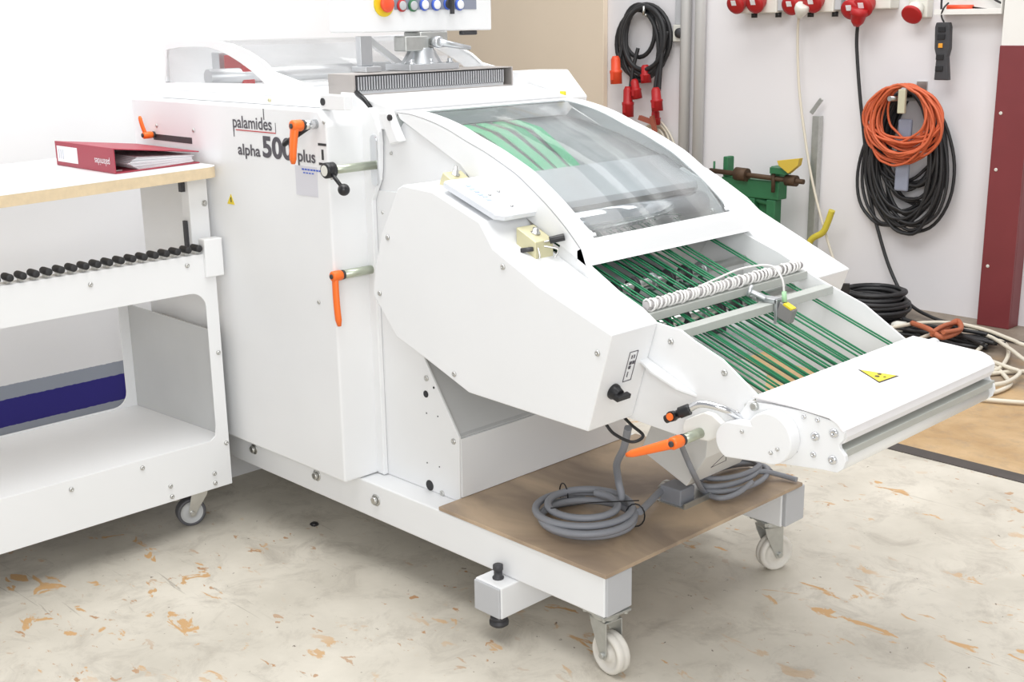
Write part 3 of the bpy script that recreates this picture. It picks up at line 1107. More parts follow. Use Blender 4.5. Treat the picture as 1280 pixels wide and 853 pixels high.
b.build('conveyor_side_plate', WHITE, MC, bevel=0.001)
for (px, pz) in [(-1.463, 0.775), (-1.331, 0.736), (-1.3, 0.66)]:
    b = MB()
    screw(b, (px, YN, pz), (0, -1, 0), 0.007)
    b.build('plate_screw', STEEL, side)

# near conveyor cover
cv = [(-2.136, 1.039), (-2.118, 1.048), (-2.017, 1.042), (-1.868, 0.991), (-1.828, 0.939), (-1.691, 0.876), (-1.497, 0.809), (-1.56, 0.597), (-1.915, 0.605), (-2.064, 0.658), (-2.163, 0.69), (-2.244, 0.78), (-2.227, 0.857), (-2.201, 0.928)]
cvn = list(cv)
b = MB()
b.prism(cvn, 'y', 1.727, YN - 0.001)
ccov = b.build('conveyor_cover', WHITE, MC, bevel=0.003)
for (px, pz) in [(-2.178, 0.923), (-2.217, 0.786), (-1.961, 0.639), (-1.534, 0.766), (-1.798, 0.904)]:
    b = MB()
    screw(b, (px, 1.727, pz), (0, -1, 0), 0.0065)
    b.build('cover_screw', STEEL, ccov)
# far conveyor cover
b = MB()
b.prism([(-2.05, 1.03), (-1.93, 1.02), (-1.868, 0.991), (-1.800, 0.955), (-1.760, 0.925), (-1.497, 0.808), (-1.52, 0.745), (-1.56, 0.60), (-1.9, 0.62), (-2.1, 0.8)], 'y', YF + 0.0055, YF + 0.150)
b.build('conveyor_cover', WHITE, MC, bevel=0.003)
b = MB()
b.prism([(-1.97, 1.032), (-1.87, 1.005), (-1.83, 0.985), (-1.86, 0.985), (-1.96, 1.015)], 'y', YF + 0.02, YF + 0.12)
b.build('clear_flap', GLASS, MC)
# rotary switch and label on the end face of the near cover
A_ = Vector((cv[6][0], 0, cv[6][1]))
B_ = Vector((cv[7][0], 0, cv[7][1]))
dn = (B_ - A_).normalized()
nout = Vector((-dn.z, 0, dn.x))
if nout.x < 0:
    nout = -nout


def end_pt(s, y, off=0.0):
    p = A_ + (B_ - A_) * s + nout * off
    return Vector((p.x, y, p.z))


sw0 = end_pt(0.62, 1.775)
b = MB()
b.lathe(sw0, nout, [(0, 0.017), (0.006, 0.017), (0.012, 0.014), (0.020, 0.012), (0.020, 0.001)], 20)
b.obox(sw0 + nout * 0.026, nout * 0.006, Vector((0, 0.020, 0)), dn * 0.005)
b.build('rotary_switch', BLACK, ccov, bevel=0.001)
b = MB()
lc = end_pt(0.40, 1.812, 0.0006)
for s in (-1, 1):
    b.obox(lc + Vector((0, s * 0.0125, 0)), nout * 0.0005, Vector((0, 0.0006, 0)), dn * 0.034)
    b.obox(lc + dn * (s * 0.034), nout * 0.0005, Vector((0, 0.0128, 0)), dn * 0.0006)
lb = b.build('switch_label', TEXT, ccov)
b = MB()
for (u, v, hu, hv) in ((-0.022, -0.003, 0.004, 0.0012), (-0.022, 0.004, 0.004, 0.0012), (-0.008, -0.003, 0.0035, 0.0032), (-0.008, 0.006, 0.0035, 0.0030), (0.002, -0.003, 0.0035, 0.0030), (0.018, -0.004, 0.006, 0.0008)):
    b.obox(lc + dn * u + Vector((0, v, 0)) + nout * 0.0006, nout * 0.0005, Vector((0, hv, 0)), dn * hu)
b.build('lettering', TEXT, lb)

# pad, brackets and toggle on the top of the near cover
q = [(-2.02, 1.76, 1.049), (-1.901, 1.76, 0.997), (-1.767, 1.76, 1.024), (-1.898, 1.76, 1.076)]
def cover_z(x):
    pts_ = sorted([cv[2], cv[3], cv[4], cv[5], cv[6]])
    for i in range(len(pts_) - 1):
        if pts_[i][0] <= x <= pts_[i + 1][0]:
            s = (x - pts_[i][0]) / (pts_[i + 1][0] - pts_[i][0])
            return pts_[i][1] * (1 - s) + pts_[i + 1][1] * s
    return pts_[0][1] if x < pts_[0][0] else pts_[-1][1]


b = MB()
a0, a1 = Vector((-2.015, 0, 1.052)), Vector((-1.835, 0, 0.990))
ad_ = (a1 - a0)
nn = Vector((-ad_.z, 0, ad_.x)).normalized()
ya, yb = 1.748, 1.862
rings = []
ol = [(0, ya + 0.012), (0.05, ya), (0.93, ya), (1.0, ya + 0.02), (1.0, yb), (0.0, yb)]
for h_ in (0, 0.010, 0.012):
    k_ = 0 if h_ < 0.011 else 0.02
    rings.append([a0 + ad_ * (s * (1 - 2 * k_) + k_) + Vector((0, y, 0)) + nn * (h_ + 0.002) for s, y in ol])
b.loops(rings, smooth=False)
pad = b.build('clear_display_pad', mat('frosted_plastic', (0.74, 0.77, 0.82), 0.12, coat=0.6), MC)
b = MB()
for s, y in ((0.22, 0.75), (0.30, 0.55), (0.38, 0.62), (0.46, 0.50), (0.52, 0.66), (0.60, 0.52)):
    c_ = a0 + ad_ * s + Vector((0, ya + 0.03 + 0.02 * y, 0)) + nn * 0.0145
    b.obox(c_, ad_ * 0.018, Vector((0, 0.006, 0)), nn * 0.0006)
b.build('printed_mark', mat('pale_blue_print', (0.42, 0.52, 0.75), 0.4), pad)
b = MB()
for s, y in ((0.5, 0.06), (0.82, 0.07), (0.45, 0.095)):
    c_ = a0 + ad_ * s + Vector((0, ya + y, 0)) + nn * 0.014
    b.lathe(c_, nn, [(0, 0.004), (0.003, 0.004), (0.004, 0.002)], 10)
b.build('pad_screw', STEEL, pad)
for k, (x_, z_) in enumerate(((-2.052, 1.048), (-1.800, 0.955))):
    b = MB()
    if k == 0:
        b.prism([(x_ - 0.03, z_ - 0.01), (x_ + 0.035, z_ - 0.01), (x_ + 0.03, z_ + 0.003), (x_ - 0.012, z_ + 0.026)], 'y', 1.800, 1.855)
    else:
        b.prism([(x_ - 0.03, z_ - 0.03), (x_ + 0.028, z_ - 0.045), (x_ + 0.028, z_ - 0.006), (x_ - 0.03, z_ + 0.020)], 'y', 1.798, 1.852)
    yb_ = b.build('mounting_block', YELZ, MC, bevel=0.002)
    b = MB()
    b.lathe((x_ - 0.002, 1.828, z_ + (0.018 if k == 0 else 0.006)), (0.25, 0, 1), [(0, 0.011), (0.003, 0.011), (0.003, 0.0075), (0.012, 0.0075), (0.012, 0.004), (0.022 if k == 0 else 0.013, 0.004)], 12)
    b.build('block_bolt', STEEL, yb_)
tg = (-1.755, 1.83, 0.952)
b = MB()
b.cyl((tg[0] - 0.012, 1.835, tg[2] - 0.003), (tg[0] + 0.010, 1.858, tg[2] + 0.004), 0.0078, 16)
tgo = b.build('toggle_knob', BLACK, MC, bevel=0.001)
b = MB()
cable(b, [(tg[0] - 0.010, 1.838, tg[2] - 0.003), (tg[0] - 0.03, 1.81, tg[2] - 0.008), (tg[0] - 0.045, 1.80, tg[2] - 0.008)], 0.0022)
cable(b, [(tg[0] - 0.03, 1.812, tg[2] - 0.004), (tg[0] - 0.008, 1.80, tg[2] - 0.026), (tg[0] + 0.002, 1.79, tg[2] - 0.034)], 0.002)
cable(b, [(tg[0] - 0.035, 1.81, tg[2] - 0.012), (tg[0] + 0.005, 1.84, tg[2] - 0.020), (tg[0] + 0.018, 1.82, tg[2] - 0.034)], 0.0018)
b.build('toggle_wire', STEEL, tgo)
b = MB()
b.cyl((tg[0] - 0.048, 1.785, tg[2] - 0.022), (tg[0] - 0.025, 1.80, tg[2] - 0.018), 0.005, 10)
b.build('toggle_clip', DARK, tgo)

# white fin on the near plate
fn = [(-1.559, 0.71), (-1.41, 0.681)]
b = MB()
x0_, z0_ = -1.545, 0.742
b.prism([(-1.545, 1.866), (-1.548, 1.846), (-1.490, 1.834), (-1.430, 1.842), (-1.395, 1.866)], 'z', 0, 0.006)
for v in b.bm.verts:
    v.co.z += 0.735 - (v.co.x + 1.545) * 0.42
b.build('guard_fin', WHITE, MC, bevel=0.001)

# green round cords of the delivery
ys = [1.886, 1.895, 1.920, 1.934, 1.958, 1.968, 1.996, 2.006, 2.036, 2.062, 2.073, 2.100, 2.112, 2.142, 2.152, 2.182, 2.208, 2.218, 2.226, 2.262, 2.282, 2.291, 2.298, 2.393, 2.409]


def belt_z(x):
    return 0.872 + (x + 1.75) * -0.362


proto = None
for i, y in enumerate(ys):
    if proto is None:
        b = MB()
        b.tube([(-1.95, y, belt_z(-1.95) + 0.002), (-1.75, y, belt_z(-1.75)), (-1.225, y, belt_z(-1.225))], 0.0021, 8)
        proto = b.build('delivery_cord', GREEN, MC)
    else:
        c = proto.copy()
        C.objects.link(c)
        c.location = (proto.location.x, proto.location.y + y - ys[0], proto.location.z + random.uniform(-0.002, 0.001))
proto2 = None
for i in range(11):
    y = 1.892 + i * 0.038 + random.uniform(-0.005, 0.005)
    if proto2 is None:
        y0p = y
        b = MB()
        b.tube([(-1.95, y, belt_z(-1.95) - 0.05), (-1.5, y, belt_z(-1.5) - 0.035), (-1.225, y, belt_z(-1.225) - 0.03)], 0.0022, 8)
        proto2 = b.build('return_cord', DGREEN, MC)
    else:
        c = proto2.copy()
        C.objects.link(c)
        c.location = (proto2.location.x, proto2.location.y + y - y0p, proto2.location.z)
# shafts, pulleys and pan under the cords
for x in (-1.70, -1.56):
    b = MB()
    b.cyl((x, YN + 0.006, belt_z(x) - 0.026), (x, YF, belt_z(x) - 0.026), 0.010)
    b.build('cross_shaft', STEEL, MC)
for x in (-1.70, -1.56):
    for i in range(7):
        y = 1.90 + i * 0.062
        b = MB()
        b.lathe((x, y, belt_z(x) - 0.026), (0, 1, 0), [(0, 0.019), (0.003, 0.021), (0.006, 0.016), (0.009, 0.021), (0.012, 0.019)], 20)
        b.build('cord_pulley', DARK if (i % 3) else ALU, MC)
b = MB()
b.prism([(-1.99, 0.86), (-1.50, 0.68), (-1.50, 0.67), (-1.99, 0.80)], 'y', YN + 0.006, YF - 0.10)
b.build('drive_pan', GREYW, MC)
b = MB()
for (x, y, sx, sy) in ((-1.66, 1.93, 0.03, 0.03), (-1.63, 2.02, 0.02, 0.035), (-1.68, 2.10, 0.025, 0.02), (-1.60, 2.19, 0.02, 0.03), (-1.70, 2.24, 0.03, 0.025), (-1.57, 1.95, 0.025, 0.02)):
    z = 0.68 + (-1.50 - x) * 0.367
    b = MB()
    b.box((x - sx, y - sy, z - 0.01), (x + sx, y + sy, z + 0.045))
    b.build('drive_unit', DARK, MC, bevel=0.004)
b = MB()
b.box((-1.725, YN + 0.0055, 0.70), (-1.70, YF - 0.001, 0.83))
b.build('inner_cross_wall', GREYW, MC)

# two grey cross bars
b1n = (-1.517, 0.823)
b = MB()
b.box((-1.548, YN + 0.0055, 0.804), (-1.520, YF - 0.0005, 0.822))
bar = b.build('cross_bar', BARM, MC, bevel=0.001)
b = MB()
b.box((-1.480, YN + 0.0055, 0.778), (-1.450, YF - 0.0005, 0.796))
b.build('cross_bar', BARM, MC, bevel=0.001)
# spiral-wrapped loom lying on the rear bar
b = MB()
N_ = 44
hp = []
for i in range(N_ * 10):
    t_ = i / (N_ * 10)
    a = 2 * PI * N_ * t_
    rj = 0.0112 + 0.0012 * math.sin(a * 0.37) + 0.0008 * math.sin(a * 0.13 + 1)
    hp.append((-1.536 + rj * math.cos(a), 1.876 + 0.563 * t_ + 0.0022 * math.sin(a * 0.29), 0.8352 + rj * math.sin(a)))
b.tube(hp, 0.0026, 5)
spir = b.build('spiral_wrap', mat('white_spiral_wrap', (0.80, 0.79, 0.77), 0.45), MC)
b = MB()
b.cyl((-1.536, 1.875, 0.8352), (-1.536, 2.442, 0.8352), 0.0085)
b.build('wrapped_wires', mat('grey_wires', (0.42, 0.40, 0.40), 0.5), spir)
# sheet sensor with its wire on the front bar
s0 = (-1.465, 2.216, 0.765)
sy_ = s0[1]
b = MB()
b.box((-1.488, sy_ - 0.012, 0.7965), (-1.442, sy_ + 0.016, 0.806))
b.box((-1.447, sy_ - 0.012, 0.752), (-1.440, sy_ + 0.016, 0.806))
b.cyl((-1.500, sy_ - 0.030, 0.820), (-1.470, sy_ - 0.012, 0.806), 0.006, 12)
b.lathe((-1.503, sy_ - 0.032, 0.823), (0.75, 0.45, -0.35), [(0, 0.010), (0.002, 0.014), (0.007, 0.014), (0.009, 0.010)], 16)
sen = b.build('sheet_sensor', ALU, MC, bevel=0.001)
b = MB()
b.obox((-1.425, sy_ + 0.004, 0.778), (0.015, 0.002, -0.008), (0, 0.011, 0), (0.005, 0, 0.016))
b.build('sensor_body', mat('clear_grey_plastic', (0.25, 0.24, 0.24), 0.2), sen, bevel=0.002)
b = MB()
b.obox((-1.417, sy_ + 0.002, 0.793), (0.010, 0.001, -0.005), (0, 0.009, 0), (0.001, 0, 0.002))
b.build('yellow_label', YELLOW, sen)
b = MB()
b.cyl((-1.430, sy_ + 0.002, 0.800), (-1.436, sy_ + 0.008, 0.822), 0.0055, 12)
b.build('cable_plug', mat('pale_green_plug', (0.35, 0.60, 0.35), 0.4), sen)
b = MB()
cable(b, [(-1.436, sy_ + 0.008, 0.820), (-1.446, sy_ + 0.012, 0.850), (-1.480, sy_ + 0.018, 0.872), (-1.520, sy_ - 0.03, 0.868), (-1.540, sy_ - 0.10, 0.852), (-1.538, sy_ - 0.16, 0.846)], 0.0024)
b.build('sensor_wire', mat('pale_wire', (0.72, 0.71, 0.69), 0.5), sen)
b = MB()
b.cyl((-1.52, 2.10, 0.775), (-1.50, 2.115, 0.765), 0.005)
b.build('blue_fitting', BLUEP, MC)

# tail unit
tp = [(-1.268, 0.694), (-1.218, 0.699), (-1.146, 0.701), (-1.081, 0.695), (-1.068, 0.689), (-1.062, 0.679), (-1.063, 0.665), (-1.071, 0.654), (-1.069, 0.647), (-1.058, 0.636), (-1.056, 0.626), (-1.061, 0.61), (-1.072, 0.601), (-1.1, 0.599), (-1.215, 0.585), (-1.277, 0.594), (-1.324, 0.582), (-1.307, 0.631)]
b = MB()
b.prism(tp, 'y', 1.857, 1.8665)
tpl = b.build('tail_side_plate', WHITE, MC, bevel=0.001)
b = MB()
b.prism(tp, 'y', YF + 0.0055, YF + 0.0105)
b.build('tail_side_plate', WHITE, MC, bevel=0.001)
for (px, pz), r in zip([(-1.12, 0.659), (-1.082, 0.674), (-1.082, 0.623), (-1.122, 0.623), (-1.161, 0.622), (-1.146, 0.691), (-1.117, 0.691)], (0.009, 0.009, 0.009, 0.006, 0.006, 0.005, 0.005)):
    b = MB()
    screw(b, (px, 1.857, pz), (0, -1, 0), r, r * 0.55)
    b.build('plate_bolt', CHROME, tpl)
b = MB()
tc_ = [(-1.258, 0.702), (-1.252, 0.7075), (-1.16, 0.704), (-1.092, 0.7), (-1.075, 0.693), (-1.064, 0.680), (-1.062, 0.668), (-1.066, 0.656), (-1.076, 0.650), (-1.10, 0.652), (-1.14, 0.690), (-1.258, 0.695)]
b.prism(tc_, 'y', 1.8665, YF + 0.0052)
b.prism([(-1.260, 0.7035), (-1.252, 0.7095), (-1.16, 0.706), (-1.092, 0.702), (-1.073, 0.6945), (-1.062, 0.681), (-1.066, 0.680), (-1.078, 0.692), (-1.094, 0.699), (-1.16, 0.7035)], 'y', 1.855, YF + 0.012)
tail = b.build('tail_cover', mat('scuffed_white_coat', (0.84, 0.83, 0.84), 0.4, var=0.06, scale=30), MC, bevel=0.0015)
b = MB()
b.cyl((-1.20, YF - 0.04, 0.7000), (-1.20, YF + 0.010, 0.7000), 0.014, 24)
b.build('cover_boss', WHITE, tail)
b = MB()
b.box((-1.085, 1.8668, 0.634), (-1.062, YF + 0.014, 0.644))
b.box((-1.064, 1.8668, 0.630), (-1.061, YF + 0.014, 0.644))
b.build('tail_crossbar', BARM, MC, bevel=0.001)
b = MB()
b.cyl((-1.085, 1.8668, 0.614), (-1.085, YF + 0.005, 0.614), 0.0185, 32)
b.build('tail_roller', WHITE2, MC)
# triangular warning sign on the tail cover
w3 = [(-1.205, 2.145, 0.705), (-1.127, 2.17, 0.705), (-1.131, 2.099, 0.705)]


def zt(x):
    if x < -1.16:
        return 0.7095 - (x + 1.252) * 0.038
    return 0.706 - (x + 1.16) * 0.0588


w3 = [(p[0], p[1], zt(p[0]) + 0.0006) for p in w3]
b = MB()
b.face([b.bm.verts.new(p) for p in w3])
cen = sum((Vector(p) for p in w3), Vector()) / 3
wsn = b.build('warning_sign', BLACK, tail)
b = MB()
b.face([b.bm.verts.new((cen.x + (p[0] - cen.x) * 0.86, cen.y + (p[1] - cen.y) * 0.86, zt(cen.x + (p[0] - cen.x) * 0.86) + 0.0010)) for p in w3])
b.build('sign_field', YELLOW, wsn)
b = MB()
for (u, v, r) in ((0.0, -0.006, 0.007), (-0.004, 0.010, 0.006), (0.012, 0.002, 0.004)):
    b.lathe((cen.x + u, cen.y + v, zt(cen.x + u) + 0.0009), (0, 0, 1), [(0, r * 0.7), (0.0006, r * 0.7)], 12)
b.build('sign_symbol', BLACK, wsn)

# two-lobed gear cover
g = [(-1.2, 0.643), (-1.28, 0.619), (-1.236, 0.661)]


def lobes(c1, r1, c2, r2, n_=20):
    """outline of two joined circles with a notch on top"""
    pts_ = []
    for i in range(n_ + 1):
        a = math.radians(149 - i * (149 + 98) / n_)
        pts_.append((c1[0] + r1 * math.cos(a), c1[1] + r1 * math.sin(a)))
    for i in range(n_ + 1):
        a = math.radians(-112 - i * (155) / n_)
        pts_.append((c2[0] + r2 * math.cos(a), c2[1] + r2 * math.sin(a)))
    return pts_


gl = lobes((g[0][0], g[0][1]), 0.050, (g[1][0], g[1][1]), 0.0385)
b = MB()
b.prism(gl + [(g[2][0] - 0.002, g[2][1])], 'y', 1.825, 1.8565, True)
for f_ in b.bm.faces:
    if len(f_.verts) > 4:
        f_.smooth = False
gc = b.build('gear_cover', WHITE, MC, bevel=0.003)
for (px, pz) in [(-1.257, 0.644), (-1.192, 0.618), (-1.178, 0.628)]:
    b = MB()
    screw(b, (px, 1.825, pz), (0, -1, 0), 0.004)
    b.build('gear_cover_screw', STEEL, gc)
b = MB()
kk = [(-1.27, 0.689), (-1.241, 0.684)]
b.lathe((kk[1][0] - 0.01, 1.862, kk[1][1] + 0.004), (0, -1, 0), [(0, 0.008), (0.012, 0.008), (0.013, 0.005)], 14)
b.box((kk[0][0] - 0.01, 1.862, kk[0][1] - 0.03), (kk[0][0] + 0.04, 1.866, kk[0][1] - 0.004))
b.build('tension_bracket', ZINC, MC)

# swing bracket and box under the conveyor
YD = 2.20
sb = [(-1.783, 0.438), (-1.812, 0.371), (-1.67, 0.314), (-1.521, 0.408)]
b = MB()
b.prism([sb[0], sb[1], sb[2], (-1.615, 0.40), (-1.60, 0.56), (-1.70, 0.60)], 'y', YD, 2.42)
swb = b.build('lower_drive_box', WHITE2, MC, bevel=0.002)
b = MB()
b.box((sb[2][0] - 0.075, YD - 0.006, 0.2578), (sb[2][0] - 0.012, YD + 0.05, 0.300))
b.build('connector_housing', GCABLE, MC, bevel=0.003)
b = MB()
b.box((sb[2][0] - 0.080, YD - 0.012, 0.2576), (sb[2][0] + 0.006, 2.36, 0.2606))
b.box((sb[2][0] + 0.002, YD - 0.012, 0.2606), (sb[2][0] + 0.006, 2.36, 0.272))
b.build('foot_angle', ZINC, MC)
tr = [(-1.66, 2.265, 0.35), (-1.66, 2.323, 0.353), (-1.66, 2.295, 0.385)]
b = MB()
slope_x = (-1.615 - sb[2][0]) / (0.40 - sb[2][1])
for i in range(3):
    p, q_ = tr[i], tr[(i + 1) % 3]
    P_ = (sb[2][0] + (p[2] - sb[2][1]) * slope_x, p[1], p[2])
    Q_ = (sb[2][0] + (q_[2] - sb[2][1]) * slope_x, q_[1], q_[2])
    b.cyl(P_, Q_, 0.0010, 6)
b.build('triangle_label', TEXT, swb)
b = MB()
br = [(-1.417, 0.612), (-1.412, 0.626), (-1.388, 0.64), (-1.365, 0.652), (-1.346, 0.651), (-1.323, 0.638), (-1.311, 0.617), (-1.356, 0.594), (-1.393, 0.592), (-1.417, 0.591)]
b.prism(br, 'y', 1.850, 1.866)
b.build('lever_bracket', WHITE2, MC, bevel=0.003)
l3 = [(-1.373, 1.867, 0.606), (-1.373, 1.773, 0.608), (-1.373, 1.642, 0.605)]
hub3 = (-1.373, l3[1][1], l3[1][2])
clamp_lever(MC, hub3, (0, 1, 0), (-0.83, -0.30, -0.34), 0.098, (-1.373, 1.852, hub3[2]), 0.0105, hr=0.0125, w0=0.011, w1=0.007)
# small black valve knob with orange insert and bent tube
vk = (-1.389, 1.8, 0.655)
vk = Vector(vk)
b = MB()
b.cyl(vk + Vector((-0.028, -0.004, -0.016)), vk + Vector((0.018, 0.006, 0.012)), 0.0085, 14)
b.cyl(vk + Vector((-0.008, -0.004, -0.004)), vk + Vector((-0.006, -0.018, -0.002)), 0.0105, 14)
b.cyl(vk + Vector((0.004, -0.002, 0.004)), vk + Vector((0.022, 0.006, 0.014)), 0.0115, 14)
vlv = b.build('valve_knob', BLACK, MC, bevel=0.001)
MB().cyl(vk + Vector((-0.006, -0.018, -0.002)), vk + Vector((-0.0058, -0.021, -0.002)), 0.0075).build('orange_insert', ORANGE, vlv)
b = MB()
cable(b, [vk + Vector((0.018, 0.006, 0.012)), vk + Vector((0.045, 0.012, 0.028)), vk + Vector((0.085, 0.03, 0.022)), vk + Vector((0.105, 0.06, 0.0))], 0.0075)
b.build('bent_tube', CHROME, vlv)

# control panel with its swivel mount
XP = -2.50
pn = [(1.931, 1.377), (2.375, 1.373), (1.999, 1.446), (2.034, 1.432), (2.317, 1.435), (2.066, 1.442)]
zbp = pn[0][1]
b = MB()
b.box((XP - 0.14, pn[0][0], zbp), (XP, pn[1][0], zbp + 0.32))
cp = b.build('control_panel', WHITE, MC, bevel=0.004)
strip = MB().box((XP - 0.001, pn[3][0], pn[3][1]), (XP + 0.002, pn[4][0], pn[3][1] + 0.06)).build('button_strip', mat('slate_strip', (0.25, 0.27, 0.34), 0.4), cp)
b = MB()
es = pn[2]
b.cyl((XP, es[0], es[1]), (XP + 0.004, es[0], es[1]), 0.031, 32)
esb = b.build('emergency_stop', YELLOW, cp)
b = MB()
b.lathe((XP + 0.006, es[0], es[1]), (1, 0, 0), [(0, 0.014), (0.006, 0.014), (0.007, 0.020), (0.012, 0.021), (0.016, 0.018), (0.017, 0.002)], 28)
b.build('stop_button', REDO, esb)
for (y, z), ring_, face_ in zip([(2.056, 1.442), (2.093, 1.442), (2.131, 1.444), (2.172, 1.444), (2.214, 1.446), (2.254, 1.444)], (RED, GREENP, BLUEP, BLUEP, BLUEP, BLUEP), (CAPG, CAPG, PAPER, PAPER, DARK, PAPER)):
    b = MB()
    b.lathe((XP + 0.002, y, z), (1, 0, 0), [(0, 0.0152), (0.004, 0.0152), (0.006, 0.0125), (0.006, 0.001)], 24)
    pb = b.build('push_button', ring_, cp)
    b = MB()
    if face_ is DARK:
        b.cyl((XP + 0.008, y, z), (XP + 0.014, y, z), 0.013, 24)
        b.box((XP + 0.014, y - 0.004, z - 0.026), (XP + 0.024, y + 0.004, z + 0.012))
    else:
        b.lathe((XP + 0.008, y, z), (1, 0, 0), [(0, 0.0115), (0.002, 0.0115), (0.003, 0.009), (0.003, 0.001)], 24)
    b.build('button_face', face_, pb)
b = MB()
b.box((XP - 0.02, pn[1][0] - 0.105, zbp - 0.012), (XP - 0.004, pn[1][0] - 0.05, zbp - 0.0005))
b.build('panel_grip', DARK, cp, bevel=0.003)
# mount
ym = 2.13
b = MB()
b.box((-2.56, ym - 0.085, 1.2795), (-2.46, ym + 0.085, 1.296))
b.lathe((-2.51, ym, 1.296), (0, 0, 1), [(0, 0.044), (0.018, 0.034), (0.040, 0.030), (0.040, 0.002)], 24)
for s in (-1, 1):
    b.prism([(ym + s * 0.030, 1.296), (ym + s * 0.066, 1.296), (ym + s * 0.036, 1.336), (ym + s * 0.028, 1.336)], 'x', -2.520, -2.505)
    b.lathe((-2.475, ym + s * 0.066, 1.296), (0, 0, 1), [(0, 0.011), (0.003, 0.011), (0.003, 0.007), (0.012, 0.007)], 10)
b.lathe((-2.475, ym, 1.296), (0, 0, 1), [(0, 0.011), (0.003, 0.011), (0.003, 0.007), (0.012, 0.007)], 10)
mnt = b.build('swivel_mount', ALU, MC, bevel=0.002)
b = MB()
b.box((-2.535, ym - 0.075, 1.328), (-2.485, ym + 0.005, 1.366))
b.box((-2.56, ym - 0.02, 1.336), (-2.49, ym + 0.075, zbp - 0.0005))
b.build('swivel_clamp', ZINC, mnt, bevel=0.004)
b = MB()
b.lathe((-2.485, ym + 0.02, 1.350), (1, 0, 0), [(0, 0.012), (0.012, 0.015), (0.024, 0.015), (0.026, 0.010), (0.026, 0.001)], 16)
b.tube([(-2.465, ym + 0.02, 1.350), (-2.458, ym + 0.06, 1.342), (-2.455, ym + 0.12, 1.332)], 0.007, 10, radii=[0.010, 0.008, 0.006])
b.build('swivel_lever', ALU, mnt)
b = MB()
b.box((-2.56, 1.935, 1.2795), (-2.50, 1.985, 1.294))
b.box((-2.545, 1.940, 1.294), (-2.525, 1.978, 1.368))
b.build('support_post', ALU, MC, bevel=0.002)
b = MB()
b.prism([(2.00, 1.360), (2.02, 1.366), (2.13, 1.296), (2.10, 1.296)], 'x', -2.60, -2.585)
b.build('panel_brace', WHITE, MC)
b = MB()
b.box((-2.60, 2.22, 1.2795), (-2.59, 2.235, zbp))
b.build('panel_brace', WHITE, MC)
# yellow tab by the hood's far corner
MB().box((-2.335, YF + 0.02, 1.192), (-2.315, YF + 0.024, 1.212)).build('yellow_tag', YELLOW, MC)

# short wires below the conveyor cover
b = MB()
cable(b, [(-1.603, 1.83, 0.579), (-1.579, 1.83, 0.562), (-1.531, 1.83, 0.556), (-1.526, 1.86, 0.563), (-1.59, 1.9, 0.561), (-1.634, 1.92, 0.568)], 0.0035)
b.build('drooping_wire', BCABLE, MC)
b = MB()
b.cyl((-3.383, 1.8, 0.589), (-3.408, 1.8, 0.532), 0.012)
b.build('hanging_plug', BLACK, MC)

# ================================================================== CABLE COILS ON THE DECK
zd = 0.2575
rc = 0.0088
b = MB()
cc = (-1.783, 1.969)
random.seed(3)
pts = []
NL = 4
for i in range(NL * 14):
    a = 2 * PI * i / 14 + 2.4
    k = i / 14
    rr_ = 0.124 - 0.014 * math.sin(k * 2.1) - 0.009 * k
    h_ = zd + rc + 0.0008 + 0.0145 * k * 0.72
    ox, oy = 0.010 * math.sin(k * 1.7), 0.010 * math.cos(k * 2.3)
    pts.append((cc[0] + ox + rr_ * 1.0 * math.cos(a), cc[1] + oy + rr_ * 1.0 * math.sin(a), h_))
tail1 = [(-1.752, 2.053, 0.3), (-1.764, 2.06, 0.345), (-1.743, 2.03, 0.399), (-1.688, 1.99, 0.463), (-1.651, 1.96, 0.526)]
b_pts = pts + tail1
cable(b, b_pts, rc, 10)
cable(b, [(-1.687, 2.048, 0.29), (-1.715, 2.118, 0.285), (-1.75, 2.212, 0.283), (-1.755, 2.241, 0.284)], rc, 10)
cc1 = b.build('power_cable', GCABLE, None)
tag(cc1, 'thick grey cable coiled on the brown plywood deck, bound with black ties', 'cable')
b = MB()
for (ang, rr2) in ((-0.35 + PI, 0.118), (0.55, 0.115)):
    tx, ty = cc[0] + rr2 * math.cos(ang), cc[1] + rr2 * math.sin(ang)
    ring_ = [(tx + math.cos(ang) * 0.022 * math.cos(a), ty + math.sin(ang) * 0.022 * math.cos(a), zd + 0.030 + 0.028 * math.sin(a)) for a in [2 * PI * i / 16 for i in range(16)]]
    b.tube(ring_, 0.0018, 6, True)
b.tube([(cc[0] - 0.02, cc[1] - 0.10, zd + 0.062), (cc[0] + 0.03, cc[1] - 0.02, zd + 0.066), (cc[0] + 0.10, cc[1] + 0.07, zd + 0.064)], 0.0015, 6)
b.build('cable_tie', BLACK, cc1)
b = MB()
gp = Vector((-1.748, 2.207, 0.283))
gd = Vector((-1.759, 2.278, 0.285)) - gp
gd.normalize()
b.lathe(gp, gd, [(0, 0.010), (0.0, 0.013), (0.010, 0.015), (0.012, 0.012), (0.016, 0.016), (0.028, 0.016), (0.030, 0.011), (0.036, 0.011)], 12)
b.build('cable_gland', STEEL, cc1)
